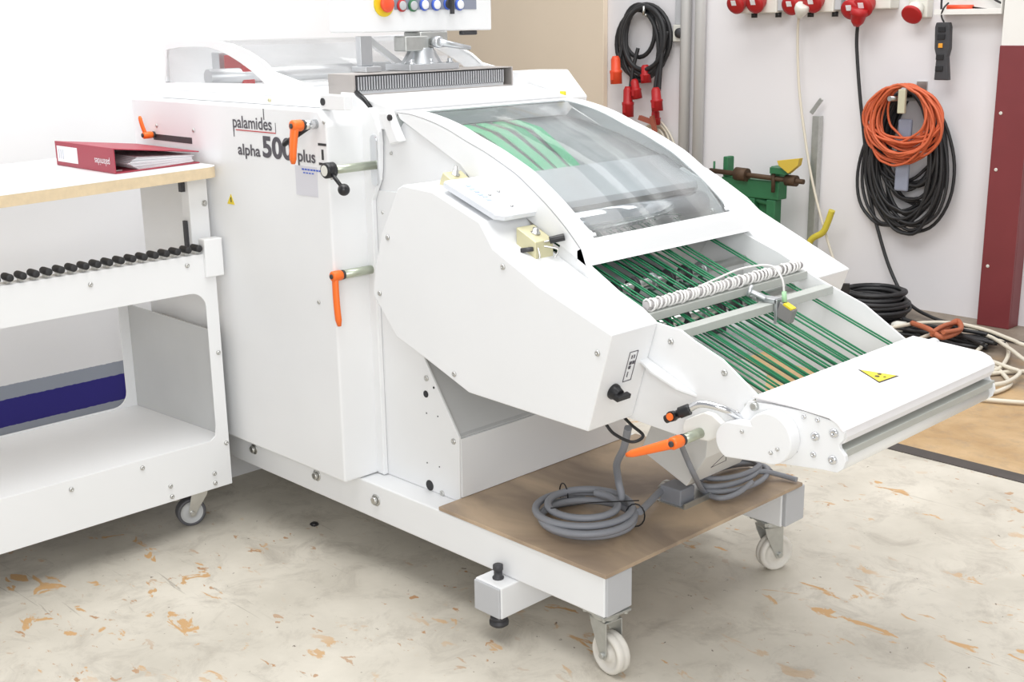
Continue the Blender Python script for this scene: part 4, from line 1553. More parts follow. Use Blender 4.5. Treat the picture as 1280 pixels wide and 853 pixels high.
# second coil
b = MB()
c3 = (-1.688, 2.413)
pts = []
for i in range(3 * 14):
    a = 2 * PI * i / 14 + 1.0
    k = i / 14
    pts.append((c3[0] + 0.008 * math.sin(k * 2) + (0.070 - 0.006 * k) * math.cos(a), c3[1] + 0.01 * math.cos(k * 2) + (0.125 - 0.01 * k) * math.sin(a), zd + 0.0075 + 0.0008 + 0.0115 * k))
cable(b, pts, 0.0068, 10)
cable(b, [(-1.614, 2.392, 0.285), (-1.611, 2.328, 0.275), (-1.631, 2.283, 0.27), (-1.681, 2.286, 0.272), (-1.617, 2.16, 0.368), (-1.611, 2.12, 0.424), (-1.574, 2.05, 0.486), (-1.529, 1.98, 0.541)], 0.0068, 10)
cable(b, [(-1.648, 2.441, 0.29), (-1.629, 2.476, 0.285), (-1.61, 2.51, 0.272), (-1.566, 2.519, 0.268)], 0.0068, 10)
cc2 = b.build('power_cable', GCABLE, None)
tag(cc2, 'thin grey cable looped loosely on the deck beneath the tail end of the machine', 'cable')

# ================================================================== ROLLER TABLE
XT = -2.92
RT = empty('roller_table', (XT - 0.25, 0.9, 0), 'white steel table on castors with a row of black rollers and white top', 'table')
YE = 1.71      # right end
YL = 0.10      # left end, outside the frame
fz = [[(1.666, 0.801), (1.701, 0.8), (1.669, 0.694), (1.11, 0.699), (1.055, 0.254), (1.648, 0.269), (1.703, 0.128), (1.039, 0.124)]][0]
z_r1 = (fz[0][1] + fz[1][1]) / 2
z_r0 = fz[3][1] * 0.5 + fz[2][1] * 0.5
z_b1 = fz[5][1]
z_b0 = (fz[6][1] + fz[7][1]) / 2
op = []
yo1 = [(1.675, 0.679), (1.67, 0.28)]
ye_in = (yo1[0][0] + yo1[1][0]) / 2
rcn = 0.045
outer = [(YL, z_b0), (YE, z_b0), (YE, z_r1), (YL, z_r1)]
inner = [(YL + 0.07, z_b1)] + [(ye_in - 0.02, z_b1), (ye_in - 0.004, z_b1 + 0.012), (ye_in, z_b1 + 0.04)] + [(ye_in - rcn + rcn * math.cos(a), z_r0 - rcn + rcn * math.sin(a)) for a in [i * PI / 12 for i in range(7)]] + [(YL + 0.07, z_r0)]
b = MB()
plate_with_hole(b, outer, inner, 'x', XT - 0.004, XT)
# folded top edge of the front plate carrying the rollers
b.box((XT - 0.045, YL, z_r1 - 0.004), (XT - 0.004, YE, z_r1))
front = b.build('front_frame_plate', WHITE, RT, bevel=0.001)
b = MB()
XRr = -3.45
inner2 = [(YL + 0.07, z_b1 - 0.014)] + [(ye_in - rcn + rcn * math.cos(a), z_b1 - 0.014 + rcn + rcn * math.sin(a)) for a in [-PI / 2 + i * PI / 12 for i in range(7)]] + [(ye_in, z_r0), (YL + 0.07, z_r0)]
plate_with_hole(b, [(YL, z_b0), (YE, z_b0), (YE, z_r0 + 0.005), (YL, z_r0 + 0.005)], inner2, 'x', XRr, XRr + 0.004)
b.build('rear_frame_plate', WHITE, RT, bevel=0.001)
b = MB()
b.box((XRr + 0.004, YE - 0.006, z_b0), (XT - 0.004, YE - 0.002, 0.575))
b.build('end_panel', GREYW, RT)
b = MB()
b.prism([(XRr + 0.004, z_b1 - 0.026), (XT - 0.004, z_b1 - 0.004), (XT - 0.004, z_b1), (XRr + 0.004, z_b1 - 0.020)], 'y', YL, YE - 0.0065)
b.build('lower_shelf', WHITE, RT)
b = MB()
b.box((XRr + 0.004, YL, z_r1 - 0.10), (XT - 0.30, YL + 0.004, z_r1))
b.box((XRr + 0.004, YL, z_b0), (XT - 0.004, YL + 0.004, z_r0))
b.build('end_panel', GREYW, RT)
for (py, pz) in [(1.349, 0.768), (1.625, 0.776), (1.694, 0.775), (1.698, 0.518), (1.701, 0.251), (1.239, 0.243), (1.44, 0.247), (1.519, 0.141), (1.517, 0.172), (1.655, 0.142), (1.655, 0.171)]:
    b = MB()
    screw(b, (XT, min(py, YE - 0.01), pz), (1, 0, 0), 0.0065, 0.005)
    b.build('plate_bolt', STEEL, front)
# rollers
n_r = 44
rp = None
for i in range(n_r):
    y = YE - 0.048 - i * 0.0322
    if y < YL + 0.02:
        break
    if rp is None:
        b = MB()
        b.lathe((XT - 0.030, y, z_r1 + 0.017), (1, 0, 0), [(0, 0.0080), (0, 0.0092), (0.005, 0.0096), (0.036, 0.0096), (0.039, 0.008), (0.039, 0.002)], 16)
        b.mats = [DARK]
        rp = b.build('roller', RUBBER, RT)
        y0r = y
        b = MB()
        b.box((XT - 0.028, y - 0.004, z_r1), (XT - 0.010, y + 0.004, z_r1 + 0.009))
        b.cyl((XT - 0.038, y, z_r1 + 0.017), (XT - 0.030, y, z_r1 + 0.017), 0.005, 8)
        b.build('roller_pin', STEEL, rp)
    else:
        copy_tree(rp, (rp.location.x, rp.location.y + y - y0r, rp.location.z))
# uprights and table top
for p_, q_ in (((XT - 0.085, YE - 0.038, z_r1), (XT - 0.045, YE + 0.020, 1.006)), ((XT - 0.085, YL + 0.05, z_r1), (XT - 0.045, YL + 0.12, 0.960))):
    MB().box(p_, q_).build('upright', WHITE, RT, bevel=0.002)
b = MB()
b.box((XT - 0.075, YE - 0.046, z_r1 + 0.005), (XT - 0.060, YE - 0.039, z_r1 + 0.085))
b.build('dark_slit', DARK, RT)  # dark slit by the upright, its shade drawn as a thin solid strip
b = MB()
b.box((XT - 0.075, YE - 0.050, 0.965), (XT - 0.060, YE - 0.039, 1.005))
b.build('dark_slit', DARK, RT)
b = MB()
b.box((XT - 0.02, YE - 0.035, z_r1 - 0.065), (XT + 0.012, YE + 0.020, z_r1 + 0.040))
b.build('corner_bracket', WHITE, RT, bevel=0.003)
b = MB()
hexbolt(b, (XT - 0.046, YE + 0.008, 0.93), (1, 0.1, 0), 0.006)
b.build('stud', STEEL, RT)
# sloping top with rounded front corner
def top_z(y):
    return 1.0205 + (y - 1.14) * 0.027


XF, XB = -2.895, -3.50
rcor = 0.035
ring = [(XB, YL), (XF, YL), (XF, YE + 0.022 - rcor)] + [(XF - rcor + rcor * math.cos(a), YE + 0.022 - rcor + rcor * math.sin(a)) for a in [i * PI / 16 for i in range(1, 9)]] + [(XB, YE + 0.022)]
yl_top = YL


def slab(name, zoff0, zoff1, m, sc=0.0):
    b = MB()
    rings = [[(x, y, top_z(y) + z_) for x, y in ring] for z_ in (zoff0, zoff1)]
    b.loops(rings, smooth=False)
    return b.build(name, m, RT)


tt = slab('table_top', -0.030, -0.0015, EDGE)
lam = slab('top_laminate', -0.0014, 0.0, MELAM)
# castors of the table
castor(RT, (XT - 0.085, YE - 0.062, 0), math.radians(-105), 0.041, 0.028, z_b0 + 0.006, GREYW, STEEL, 0.028, tyre=mat('dark_grey_tyre', (0.10, 0.10, 0.11), 0.5))
castor(RT, (XT - 0.085, YL + 0.14, 0), 1.0, 0.037, 0.028, z_b0 + 0.006, GREYW, STEEL, 0.028, tyre=RUBBER)
castor(RT, (XRr + 0.085, YE - 0.14, 0), 0.4, 0.037, 0.028, z_b0 + 0.006, GREYW, STEEL, 0.028, tyre=RUBBER)
castor(RT, (XRr + 0.085, YL + 0.14, 0), 2.0, 0.037, 0.028, z_b0 + 0.006, GREYW, STEEL, 0.028, tyre=RUBBER)
b = MB()
b.cyl((XT - 0.03, YE - 0.165, z_b0), (XT - 0.03, YE - 0.165, z_b0 - 0.012), 0.011, 12)
b.build('stop_stud', STEEL, RT)

# ------------------------------------------------------------------ binder
bs = [(-3.347, 1.484, 1.034), (-2.996, 1.479, 1.034)]
BX0, BX1 = bs[0][0] + 0.01, bs[1][0] + 0.005
BY = (bs[0][1] + bs[1][1]) / 2
BYE = 1.730
zt0 = top_z(BY)
zt1 = top_z(BYE)
bh = 0.067
BD = empty('ring_binder', ((BX0 + BX1) / 2, BY + 0.12, top_z(BY + 0.12)), 'dark red ring binder lying flat with its white paper showing', 'binder')


def slope_slab(b, x0, x1, y0, y1, za0, za1, th):
    """thin slab whose underside runs from za0 at y0 to za1 at y1"""
    V = [b.bm.verts.new(p) for p in ((x0, y0, za0), (x1, y0, za0), (x1, y1, za1), (x0, y1, za1), (x0, y0, za0 + th), (x1, y0, za0 + th), (x1, y1, za1 + th), (x0, y1, za1 + th))]
    for f in ((0, 3, 2, 1), (4, 5, 6, 7), (0, 1, 5, 4), (1, 2, 6, 5), (2, 3, 7, 6), (3, 0, 4, 7)):
        b.face([V[i] for i in f])


b = MB()
slope_slab(b, BX0, BX1, BY, BYE, zt0 + 0.0005, zt1 + 0.0005, 0.003)
slope_slab(b, BX0, BX1, BY, BYE, zt0 + bh - 0.003, zt1 + 0.030, 0.003)
b.box((BX0, BY, zt0 + 0.001), (BX1, BY + 0.003, zt0 + bh))
b.build('binder_cover', MAROON, BD, bevel=0.0015)
b = MB()
for k in range(14):
    f = k / 14
    slope_slab(b, BX0 + 0.015 + random.uniform(0, 0.004), BX1 - 0.010 - random.uniform(0, 0.006), BY + 0.045 + 0.004 * abs(7 - k), BYE - 0.010 - random.uniform(0, 0.008), zt0 + 0.0045 + f * 0.034, zt1 + 0.0045 + f * 0.019, 0.0016)
b.build('paper_stack', PAPER, BD)
b = MB()
for x in (BX0 + 0.12, BX0 + 0.20):
    for s in (0,):
        rg = [(x, BY + 0.035 + 0.022 * math.cos(a), zt0 + 0.030 + 0.024 * math.sin(a)) for a in [2 * PI * i / 20 for i in range(20)]]
        b.tube(rg, 0.0015, 6, True)
b.box((BX0 + 0.04, BY + 0.005, zt0 + 0.004), (BX1 - 0.03, BY + 0.035, zt0 + 0.007))
b.build('ring_mechanism', STEEL, BD)
lz = zt0 + 0.012
b = MB()
b.box((BX0 + 0.012, BY - 0.0006, lz), (BX0 + 0.135, BY + 0.0002, lz + 0.043))
bl = b.build('spine_label', PAPER, BD)
b = MB()
for i in range(3):
    b.box((BX0 + 0.022 + i * 0.012, BY - 0.0010, lz + 0.008), (BX0 + 0.027 + i * 0.012, BY - 0.0006, lz + 0.034))
b.build('printed_line', PAPERG, bl)
text_mesh('lettering', 'palamides', (BX1 - 0.025, BY - 0.0008, lz + 0.030), (-1, 0, 0), (0, 0, -1), 0.085, 0.024, PAPER, BD)

# ================================================================== BACK WALL EQUIPMENT
YS = YB - 0.002


def wp(y, x, z):
    return (x, y, z)


# two conduits
for (px0, px1), lab in zip(((-4.205, 0.030), (-4.108, 0.030)), ('left one of two tall grey pipes running up the back wall', 'right one of two tall grey pipes running up the back wall')):
    b = MB()
    b.cyl((px0, YB - px1 - 0.004, 0), (px0, YB - px1 - 0.004, 3.3), px1, 24)
    b.box((px0 - px1 - 0.004, YB - 0.012, 0.55), (px0 + px1 + 0.004, YB - 0.001, 0.58))
    tag(b.build('wall_pipe', mat('grey_pipe', (0.60, 0.60, 0.595), 0.4, 0.1)), lab, 'pipe', 'grey pipes on the back wall')
sw = [(-4.286, 1.366), (-4.212, 1.277)]
swt = empty('wall_switch', ((sw[0][0] + sw[1][0]) / 2, YB, sw[1][1]), 'small grey wall switch box at the foot of a dark conduit', 'switch')
MB().box((sw[0][0], YB - 0.045, sw[1][1]), (sw[1][0], YS, sw[0][1])).build('switch_box', CREAMP, swt, bevel=0.004)
MB().lathe(((sw[0][0] + sw[1][0]) / 2 + 0.012, YB - 0.045, (sw[0][1] + sw[1][1]) / 2), (0, -1, 0), [(0, 0.028), (0.014, 0.026), (0.016, 0.002)], 20).build('switch_knob', DARK, swt)
b = MB()
b.box((sw[0][0] + 0.002, YB - 0.03, sw[0][1]), (sw[1][0] - 0.012, YS, 3.0))
b.build('conduit', CAPG, swt, bevel=0.004)
# hooks and the black coil with red plugs
hk = [(-4.455, 1.448), (-4.577, 1.502)]
b = MB()
b.cyl((hk[0][0], YS, hk[0][1] - 0.02), (hk[0][0], YB - 0.09, hk[0][1] - 0.03), 0.008, 10)
b.cyl((hk[0][0], YB - 0.09, hk[0][1] - 0.03), (hk[0][0], YB - 0.09, hk[0][1] + 0.02), 0.008, 10)
tag(b.build('wall_hook', STEEL), 'steel hook in the back wall carrying the black cable coil', 'hook')
ec = (-4.51, 1.264)
b = MB()
random.seed(11)
sx_ = 0.1905000000000001
sz_ = 0.19999999999999996
for (ox, oz, ax, az, tilt, yo) in ((-0.01, 0.0, 0.98, 0.95, 0.05, 0), (0.03, 0.03, 0.95, 0.92, -0.1, 0.02), (0.0, -0.01, 0.72, 1.0, 0.25, 0.03), (0.04, 0.02, 0.68, 0.94, 0.1, 0.045), (0.05, 0.03, 0.78, 0.86, -0.2, 0.055), (-0.02, 0.07, 0.6, 0.72, 0.1, 0.015)):
    p = []
    for i in range(28):
        a = 2 * PI * i / 28
        x_, z_ = sx_ * ax * math.cos(a), sz_ * az * math.sin(a)
        p.append((ec[0] + ox + x_ * math.cos(tilt) - z_ * math.sin(tilt) * 0.5, YB - 0.025 - yo, ec[1] + oz + z_ * math.cos(tilt) + x_ * math.sin(tilt) * 0.5))
    b.tube(p, 0.0125, 8, True)
pl = [(-4.633, 5.4, 1.109), (-4.548, 5.4, 0.942), (-4.502, 5.4, 1.032), (-4.34, 5.4, 0.962), (-4.362, 5.4, 1.243), (-4.378, 5.4, 0.873), (-4.457, 5.4, 1.121)]
for a_, z_off in ((0, 0.12), (1, 0.18), (3, 0.25), (5, 0.2)):
    q_ = pl[a_]
    cable(b, [(q_[0], q_[1] - 0.01, q_[2] + 0.05), (q_[0] + 0.01, q_[1], q_[2] + z_off), (q_[0] + 0.03, q_[1] + 0.02, q_[2] + z_off + 0.12)], 0.011)
bc = b.build('cable_coil', BCABLE, None)
tag(bc, 'black cable coil with red plugs hanging on a hook beside the beige door', 'cable coil')


def cee_plug(parent, p, d, L, r, m, collar=True):
    p, d = Vector(p), Vector(d).normalized()
    b = MB()
    b.lathe(p, d, [(0, r * 0.5), (L * 0.12, r * 0.8), (L * 0.5, r * 0.85), (L * 0.52, r * 1.08), (L * 0.60, r * 1.08), (L * 0.62, r), (L, r), (L, r * 0.85), (L * 0.9, r * 0.8)], 20)
    b.box((p.x - r * 0.3 + d.x * L * 0.7, p.y - r * 1.15, p.z + d.z * L * 0.85), (p.x + r * 0.3 + d.x * L * 0.7, p.y, p.z + d.z * L * 0.55))
    return b.build('red_plug', m, parent)


cee_plug(bc, (pl[0][0], 5.36, pl[0][2] + 0.09), (0.05, 0, -1), 0.155, 0.033, REDO)
cee_plug(bc, (pl[1][0], 5.37, pl[1][2] + 0.09), (0.02, 0, -1), 0.17, 0.032, RED)
cee_plug(bc, (pl[2][0] - 0.01, 5.38, pl[2][2] + 0.04), (0.25, 0, -1), 0.11, 0.028, RED)
cee_plug(bc, (pl[3][0] - 0.008, 5.37, pl[3][2] + 0.07), (0.12, 0, -1), 0.13, 0.032, RED)
cee_plug(bc, (pl[6][0], 5.41, pl[6][2] + 0.03), (0.1, 0, -1), 0.10, 0.03, RED)
cee_plug(bc, (pl[5][0], 5.41, pl[5][2] + 0.03), (0.0, 0, -1), 0.08, 0.028, RED)
# cream coil below
b = MB()
wc = (-4.409, 0.75)
for i in range(8):
    r_ = 0.055 + 0.009 * i
    p = [(wc[0] + r_ * 0.95 * math.cos(a), YB - 0.02 - 0.006 * (i % 4), wc[1] - 0.03 + r_ * 1.15 * math.sin(a) - 0.004 * i) for a in [2 * PI * k / 24 for k in range(24)]]
    b.tube(p, 0.006, 6, True)
cable(b, [(-4.364, 5.44, 0.84), (-4.306, 5.44, 0.785), (-4.265, 5.44, 0.721), (-4.224, 5.44, 0.652)], 0.006)
wcc = b.build('cable_coil', WCABLE, None)
tag(wcc, 'cream cable coil hanging low below the black coil with red plugs', 'cable coil')
b = MB()
q_ = (-4.419, 5.38, 0.85)
b.obox((q_[0], 5.38, q_[2]), (0.05, 0, -0.012), (0, 0.01, 0), (0.005, 0, 0.012))
b.obox((q_[0] + 0.06, 5.37, q_[2] - 0.02), (0.012, 0, -0.045), (0, 0.008, 0), (0.012, 0, 0.005))
b.build('rag_tie', mat('brownish_red_tape', (0.36, 0.10, 0.06), 0.7), wcc)


# socket boxes
def socket_box(x0, x1, zb_, zt_, label, socks, lever=True):
    c = empty('socket_box', ((x0 + x1) / 2, YB, zb_), label, 'socket box', 'socket boxes high on the back wall')
    MB().box((x0, YB - 0.09, zb_), (x1, YS, zt_)).build('box_housing', CREAMP, c, bevel=0.006)
    for (sx2, sz2) in socks:
        b = MB()
        b.lathe((sx2, YB - 0.088, sz2 + 0.02), (0, -1, -0.5), [(0, 0.040), (0.02, 0.044), (0.045, 0.046), (0.052, 0.050), (0.062, 0.048), (0.066, 0.03), (0.067, 0.001)], 24)
        so = b.build('red_socket', RED, c)
        b = MB()
        b.obox((sx2, YB - 0.156, sz2 + 0.004), (0.014, 0, 0), (0, 0.001, 0.0005), (0, -0.006, 0.012))
        b.build('socket_label', PAPER, so)
    if lever:
        b = MB()
        for x_ in (x0 + (x1 - x0) * 0.38, x1 - 0.012):
            b.cyl((x_, YB - 0.05, zb_ + 0.002), (x_, YB - 0.05, zb_ - 0.022), 0.016, 12)
        b.build('cable_entry', BLACK, c)
        b = MB()
        b.box((x1, YB - 0.08, zb_ + 0.01), (x1 + 0.035, YB - 0.02, zt_))
        b.build('side_switch', CAPG, c, bevel=0.003)
    return c


bx = [[(-3.85, 1.418), (-3.596, 1.411)], [(-3.512, 1.417), (-3.272, 1.406)], [(-3.208, 1.427), (-2.971, 1.409)]]
sk_ = [[(-3.811, 1.466), (-3.694, 1.467)], [(-3.481, 1.455), (-3.36, 1.464)], [(-3.149, 1.43), (-3.086, 1.44)]]
labs = ('grey socket box with two red sockets, nearest the pipes', 'grey socket box with red sockets and a cream plug pushed in', 'grey socket box whose red plug feeds the black cable down the wall')
for (p0, p1), so_, lab, lv in zip(bx, sk_, labs, (True, True, False)):
    socket_box(p0[0], p1[0], p0[1], p0[1] + 0.22, lab, so_, lv)
# cream plug + cable
wpth = [(-3.412, 5.36, 1.446), (-3.467, 5.4, 1.401), (-3.483, 5.42, 1.285), (-3.462, 5.42, 1.05), (-3.41, 5.41, 0.813), (-3.356, 5.4, 0.616), (-3.278, 5.38, 0.422), (-3.17, 5.36, 0.193), (-3.04, 5.3, 0.049), (-2.806, 4.989, 0.03), (-2.588, 4.785, 0.012)]
b = MB()
cable(b, wpth, 0.0068, 8)
wcab = b.build('hanging_cable', WCABLE, None)
tag(wcab, 'cream cable hanging from a socket box down past the green clamp', 'cable')
b = MB()
b.lathe((wpth[0][0] + 0.01, 5.33, wpth[0][2] + 0.01), (-0.4, 0.2, -0.8), [(0, 0.03), (0.01, 0.036), (0.03, 0.036), (0.06, 0.02), (0.075, 0.010)], 20)
b.build('cream_plug', CREAMP, wcab)
# black cable with red plug
bp_ = [(-3.111, 5.36, 1.382), (-3.152, 5.42, 1.345), (-3.156, 5.43, 1.247), (-3.124, 5.43, 1.02), (-3.083, 5.43, 0.79), (-3.052, 5.43, 0.578), (-2.976, 5.42, 0.369), (-2.884, 5.4, 0.184), (-2.759, 5.35, 0.059), (-2.602, 5.29, 0.02), (-2.471, 5.273, 0.01), (-2.263, 5.184, 0.01), (-2.065, 5.14, 0.01)]
b = MB()
cable(b, bp_, 0.0085, 8)
bcab = b.build('hanging_cable', BCABLE, None)
tag(bcab, 'black cable running down the wall from a red plug and across the floor', 'cable')
b = MB()
b.lathe((bp_[0][0] + 0.02, 5.33, bp_[0][2] + 0.05), (-0.25, 0.1, -1), [(0, 0.040), (0.03, 0.042), (0.034, 0.036), (0.065, 0.030), (0.085, 0.014)], 20)
b.build('red_plug', RED, bcab)
# tilted red socket
ts = (-2.85, 5.36, 1.404)
c = empty('tilted_wall_socket', (ts[0], YB, ts[2]), 'tilted red socket on a cream wall housing beside the small shelf', 'socket')
MB().box((ts[0] - 0.045, YB - 0.06, ts[2] - 0.02), (ts[0] + 0.05, YS, ts[2] + 0.13)).build('socket_housing', CREAMP, c, bevel=0.006)
b = MB()
b.lathe((ts[0], YB - 0.06, ts[2] + 0.03), (0, -0.8, -0.6), [(0, 0.036), (0.03, 0.038), (0.05, 0.040)], 24)
b.build('socket_collar', CREAMP, c)
b = MB()
b.lathe((ts[0], YB - 0.098, ts[2] + 0.002), (0, -0.8, -0.6), [(0, 0.042), (0.006, 0.048), (0.018, 0.048), (0.02, 0.04), (0.02, 0.001)], 24)
b.build('red_socket', RED, c)
# little shelf with a red screwdriver
sh = [(-2.747, 1.402), (-2.437, 1.391), (-2.398, 1.427)]
c = empty('wall_shelf', ((sh[0][0] + sh[1][0]) / 2, YB, sh[0][1]), 'small white open cable tray shelf fixed high on the back wall', 'shelf')
b = MB()
b.box((sh[0][0], YB - 0.10, sh[0][1] - 0.006), (sh[1][0], YS, sh[0][1]))
b.box((sh[0][0], YB - 0.10, sh[0][1]), (sh[1][0], YB - 0.096, sh[0][1] + 0.018))
b.box((sh[0][0], YB - 0.008, sh[0][1]), (sh[1][0], YS, sh[0][1] + 0.14))
b.box((sh[1][0], YB - 0.10, sh[0][1] - 0.006), (sh[1][0] + 0.005, YS, sh[0][1] + 0.14))
b.build('tray', WHITE2, c, bevel=0.001)
b = MB()
sz = sh[0][1] + 0.014
b.tube([(sh[0][0] + 0.04, YB - 0.05, sz + 0.012), (sh[0][0] + 0.16, YB - 0.05, sz + 0.010)], 0.014, 12, radii=[0.012, 0.012])
sd = b.build('screwdriver', REDO, None)
tag(sd, 'red handled screwdriver lying in the small wall shelf', 'screwdriver')
MB().cyl((sh[0][0] + 0.16, YB - 0.05, sz + 0.010), (sh[0][0] + 0.27, YB - 0.05, sz - 0.006), 0.004).build('shank', BLACK, sd)
b = MB()
cable(b, [(sh[0][0] + 0.02, YB - 0.07, sz), (sh[0][0] + 0.03, YB - 0.06, sz + 0.08), (sh[0][0] + 0.15, YB - 0.03, sz + 0.10), (sh[0][0] + 0.28, YB - 0.05, sz + 0.03), (sh[0][0] + 0.36, YB - 0.05, sz + 0.02)], 0.005)
o = b.build('loose_wire', BCABLE, None)
tag(o, 'black wire loop lying in the small white wall shelf', 'wire')
# hanging remote
rm = [(-2.699, 5.39, 1.363), (-2.687, 5.39, 1.107)]
c = empty('crane_remote', (rm[1][0], 5.39, rm[1][2]), 'dark grey hand control pendant hanging below the small wall shelf', 'remote control')
b = MB()
zt_, zb2 = rm[0][2], rm[1][2]
prof_ = [(0.0, 0.030), (0.08, 0.036), (0.45, 0.036), (0.6, 0.026), (0.8, 0.030), (1.0, 0.034)]
rings = []
for t_, w_ in prof_:
    z_ = zt_ + (zb2 - zt_) * t_
    xo = rm[0][0] + (rm[1][0] - rm[0][0]) * t_
    rings.append([(xo - w_, 5.375, z_), (xo + w_, 5.375, z_), (xo + w_, 5.405, z_), (xo - w_, 5.405, z_)])
b.loops(rings, smooth=False)
b.build('pendant_body', DARK, c, bevel=0.004)
b = MB()
for t_ in (0.12, 0.25, 0.60, 0.80):
    z_ = zt_ + (zb2 - zt_) * t_
    b.box((rm[0][0] - 0.018, 5.370, z_ - 0.012), (rm[0][0] + 0.018, 5.376, z_ + 0.012))
b.build('pendant_key', BLACK, c, bevel=0.002)
z_ = zt_ + (zb2 - zt_) * 0.40
MB().box((rm[0][0] - 0.010, 5.369, z_ - 0.010), (rm[0][0] + 0.010, 5.376, z_ + 0.010)).build('pendant_button', mat('amber_button', (0.8, 0.35, 0.03), 0.4), c, bevel=0.002)
b = MB()
cable(b, [(rm[0][0], 5.39, zt_), (rm[0][0] - 0.012, 5.385, zt_ + 0.03), (rm[0][0], 5.378, zt_ + 0.062), (rm[0][0] + 0.01, 5.40, zt_ + 0.085)], 0.004)
b.build('hanging_loop', BCABLE, c)

# big black and orange coils on a bracket
ba = [(-2.854, 1.094), (-2.802, 1.044)]
b = MB()
b.box((ba[0][0], YB - 0.008, ba[1][1] - 0.04), (ba[1][0], YS, ba[0][1]))
b.cyl((ba[0][0] + 0.005, YS, ba[1][1] - 0.03), (ba[0][0] - 0.02, YB - 0.22, ba[1][1] - 0.02), 0.012, 10)
tag(b.build('wall_bracket', STEEL), 'steel bracket arm holding the orange and black cable coils', 'bracket')
random.seed(5)


def hanging_coil(b, top, w, h, n_, r, y0_, ystep, jx=0.02, jz=0.03, rows=4):
    for i in range(n_):
        ww = w * random.uniform(0.55, 1.0)
        hh = h * random.uniform(0.66, 1.06)
        ox = random.uniform(-jx, jx)
        tl = random.uniform(-0.13, 0.13)
        p = []
        for k in range(26):
            a = 2 * PI * k / 26
            x_ = ww / 2 * math.sin(a) * (1 - 0.12 * math.cos(a))
            z_ = -hh / 2 + hh / 2 * math.cos(a)
            xr_ = x_ + tl * z_
            p.append((top[0] + ox + xr_, y0_ - ystep * (i % rows) - 0.012 * math.sin(a * 2 + i), top[1] + random.uniform(0, 0.01) + z_ + (0.02 if False else 0)))
        b.tube(smooth_path(p, 2, True), r, 6, True)


kc = [[(-2.859, 1.045), (-3.041, 0.72), (-2.607, 0.749), (-2.788, 0.406)], [(-2.834, 1.078), (-3.04, 0.877), (-2.651, 0.896), (-2.816, 0.713)]]
kb = kc[0]
b = MB()
hanging_coil(b, (kb[0][0] + 0.012, kb[0][1]), kb[2][0] - kb[1][0], kb[0][1] - kb[3][1], 26, 0.0085, YB - 0.03, 0.016, rows=6)
kbc = b.build('cable_coil', BCABLE, None)
tag(kbc, 'large black cable coil hanging under the orange one on the wall', 'cable coil')
b = MB()
b.lathe((kb[2][0] - 0.10, YB - 0.14, kb[0][1] - 0.16), (0.1, 0, -1), [(0, 0.022), (0.03, 0.024), (0.06, 0.014)], 16)
b.build('black_plug', BLACK, kbc)
b = MB()
b.box((kb[0][0] - 0.02, YB - 0.12, kb[3][1] + 0.18), (kb[0][0] + 0.05, YB - 0.10, kb[0][1] - 0.12))
b.build('grey_sleeve', mat('blue_grey_sleeve', (0.30, 0.33, 0.42), 0.5), kbc, bevel=0.01)
ko = kc[1]
b = MB()
hanging_coil(b, (ko[0][0], ko[0][1]), ko[2][0] - ko[1][0], ko[0][1] - ko[3][1], 22, 0.0062, YB - 0.145, 0.010, rows=5)
koc = b.build('cable_coil', OCABLE, None)
tag(koc, 'orange extension cable coil hanging in front of the large black one', 'cable coil')
b = MB()
pz = (-2.823, 5.28, 1.012)
b.box((pz[0] - 0.018, 5.275, pz[2] - 0.055), (pz[0] + 0.018, 5.295, pz[2] + 0.055))
b.build('coil_tag', mat('worn_cream_tag', (0.55, 0.52, 0.38), 0.6), koc, bevel=0.004)
# small socket plate low on the wall
q_ = [(-3.077, 0.48), (-3.049, 0.45)]
tag(MB().box((q_[0][0], YB - 0.012, q_[1][1]), (q_[1][0], YS, q_[0][1])).build('wall_plate', CREAMP, bevel=0.002), 'tiny cream wall plate low behind the black cable coil', 'wall plate')

# green clamp frame leaning at the wall
gf = [(-3.809, 0.696), (-3.774, 0.698), (-3.803, 0.507), (-3.505, 0.533), (-3.512, 0.687), (-3.455, 0.691), (-3.447, 0.517), (-3.77, 0.586), (-3.508, 0.606), (-3.641, 0.521), (-3.551, 0.152), (-3.454, 0.165), (-3.874, 0.62), (-3.304, 0.65), (-3.82, 0.569), (-3.496, 0.55)]
c = empty('green_bench_vise', (gf[9][0], 5.30, 0), 'green cast iron vise stand with a rusty screw by the wall', 'vise')
gx0, gx1 = gf[0][0], gf[5][0]
ztop = gf[0][1]
zba = [(-3.694, 0.592), (-3.691, 0.517)]
b = MB()
b.box((gx0, 5.27, zba[0][1]), (gx0 + 0.030, 5.33, ztop))
b.box((gx1 - 0.06, 5.27, zba[0][1]), (gx1 - 0.002, 5.33, ztop - 0.03))
b.box((gx0, 5.26, zba[1][1] - 0.02), (gx1, 5.34, zba[0][1]))
b.build('clamp_frame', GREENP, c, bevel=0.006)
xm0, xm1 = [(-3.643, 0.437), (-3.472, 0.454)]
b = MB()
b.box((xm0[0], 5.26, 0.02), (xm0[0] + 0.045, 5.32, zba[1][1] - 0.021))
b.box((xm1[0] - 0.055, 5.26, 0.02), (xm1[0], 5.32, zba[1][1] - 0.021))
b.box((xm0[0] + 0.045, 5.30, 0.02), (xm1[0] - 0.055, 5.32, zba[1][1] - 0.021))
b.box((xm0[0] - 0.12, 5.2, 0.0), (xm1[0] + 0.12, 5.40, 0.02))
for k in range(10):
    a = PI / 2 * k / 9
    a2 = PI / 2 * (k + 1) / 9
    for sgn, xx in ((-1, gx0 + 0.13), (1, gx1 - 0.13)):
        pass
b.build('stand_column', GREENP, c, bevel=0.006)
b = MB()
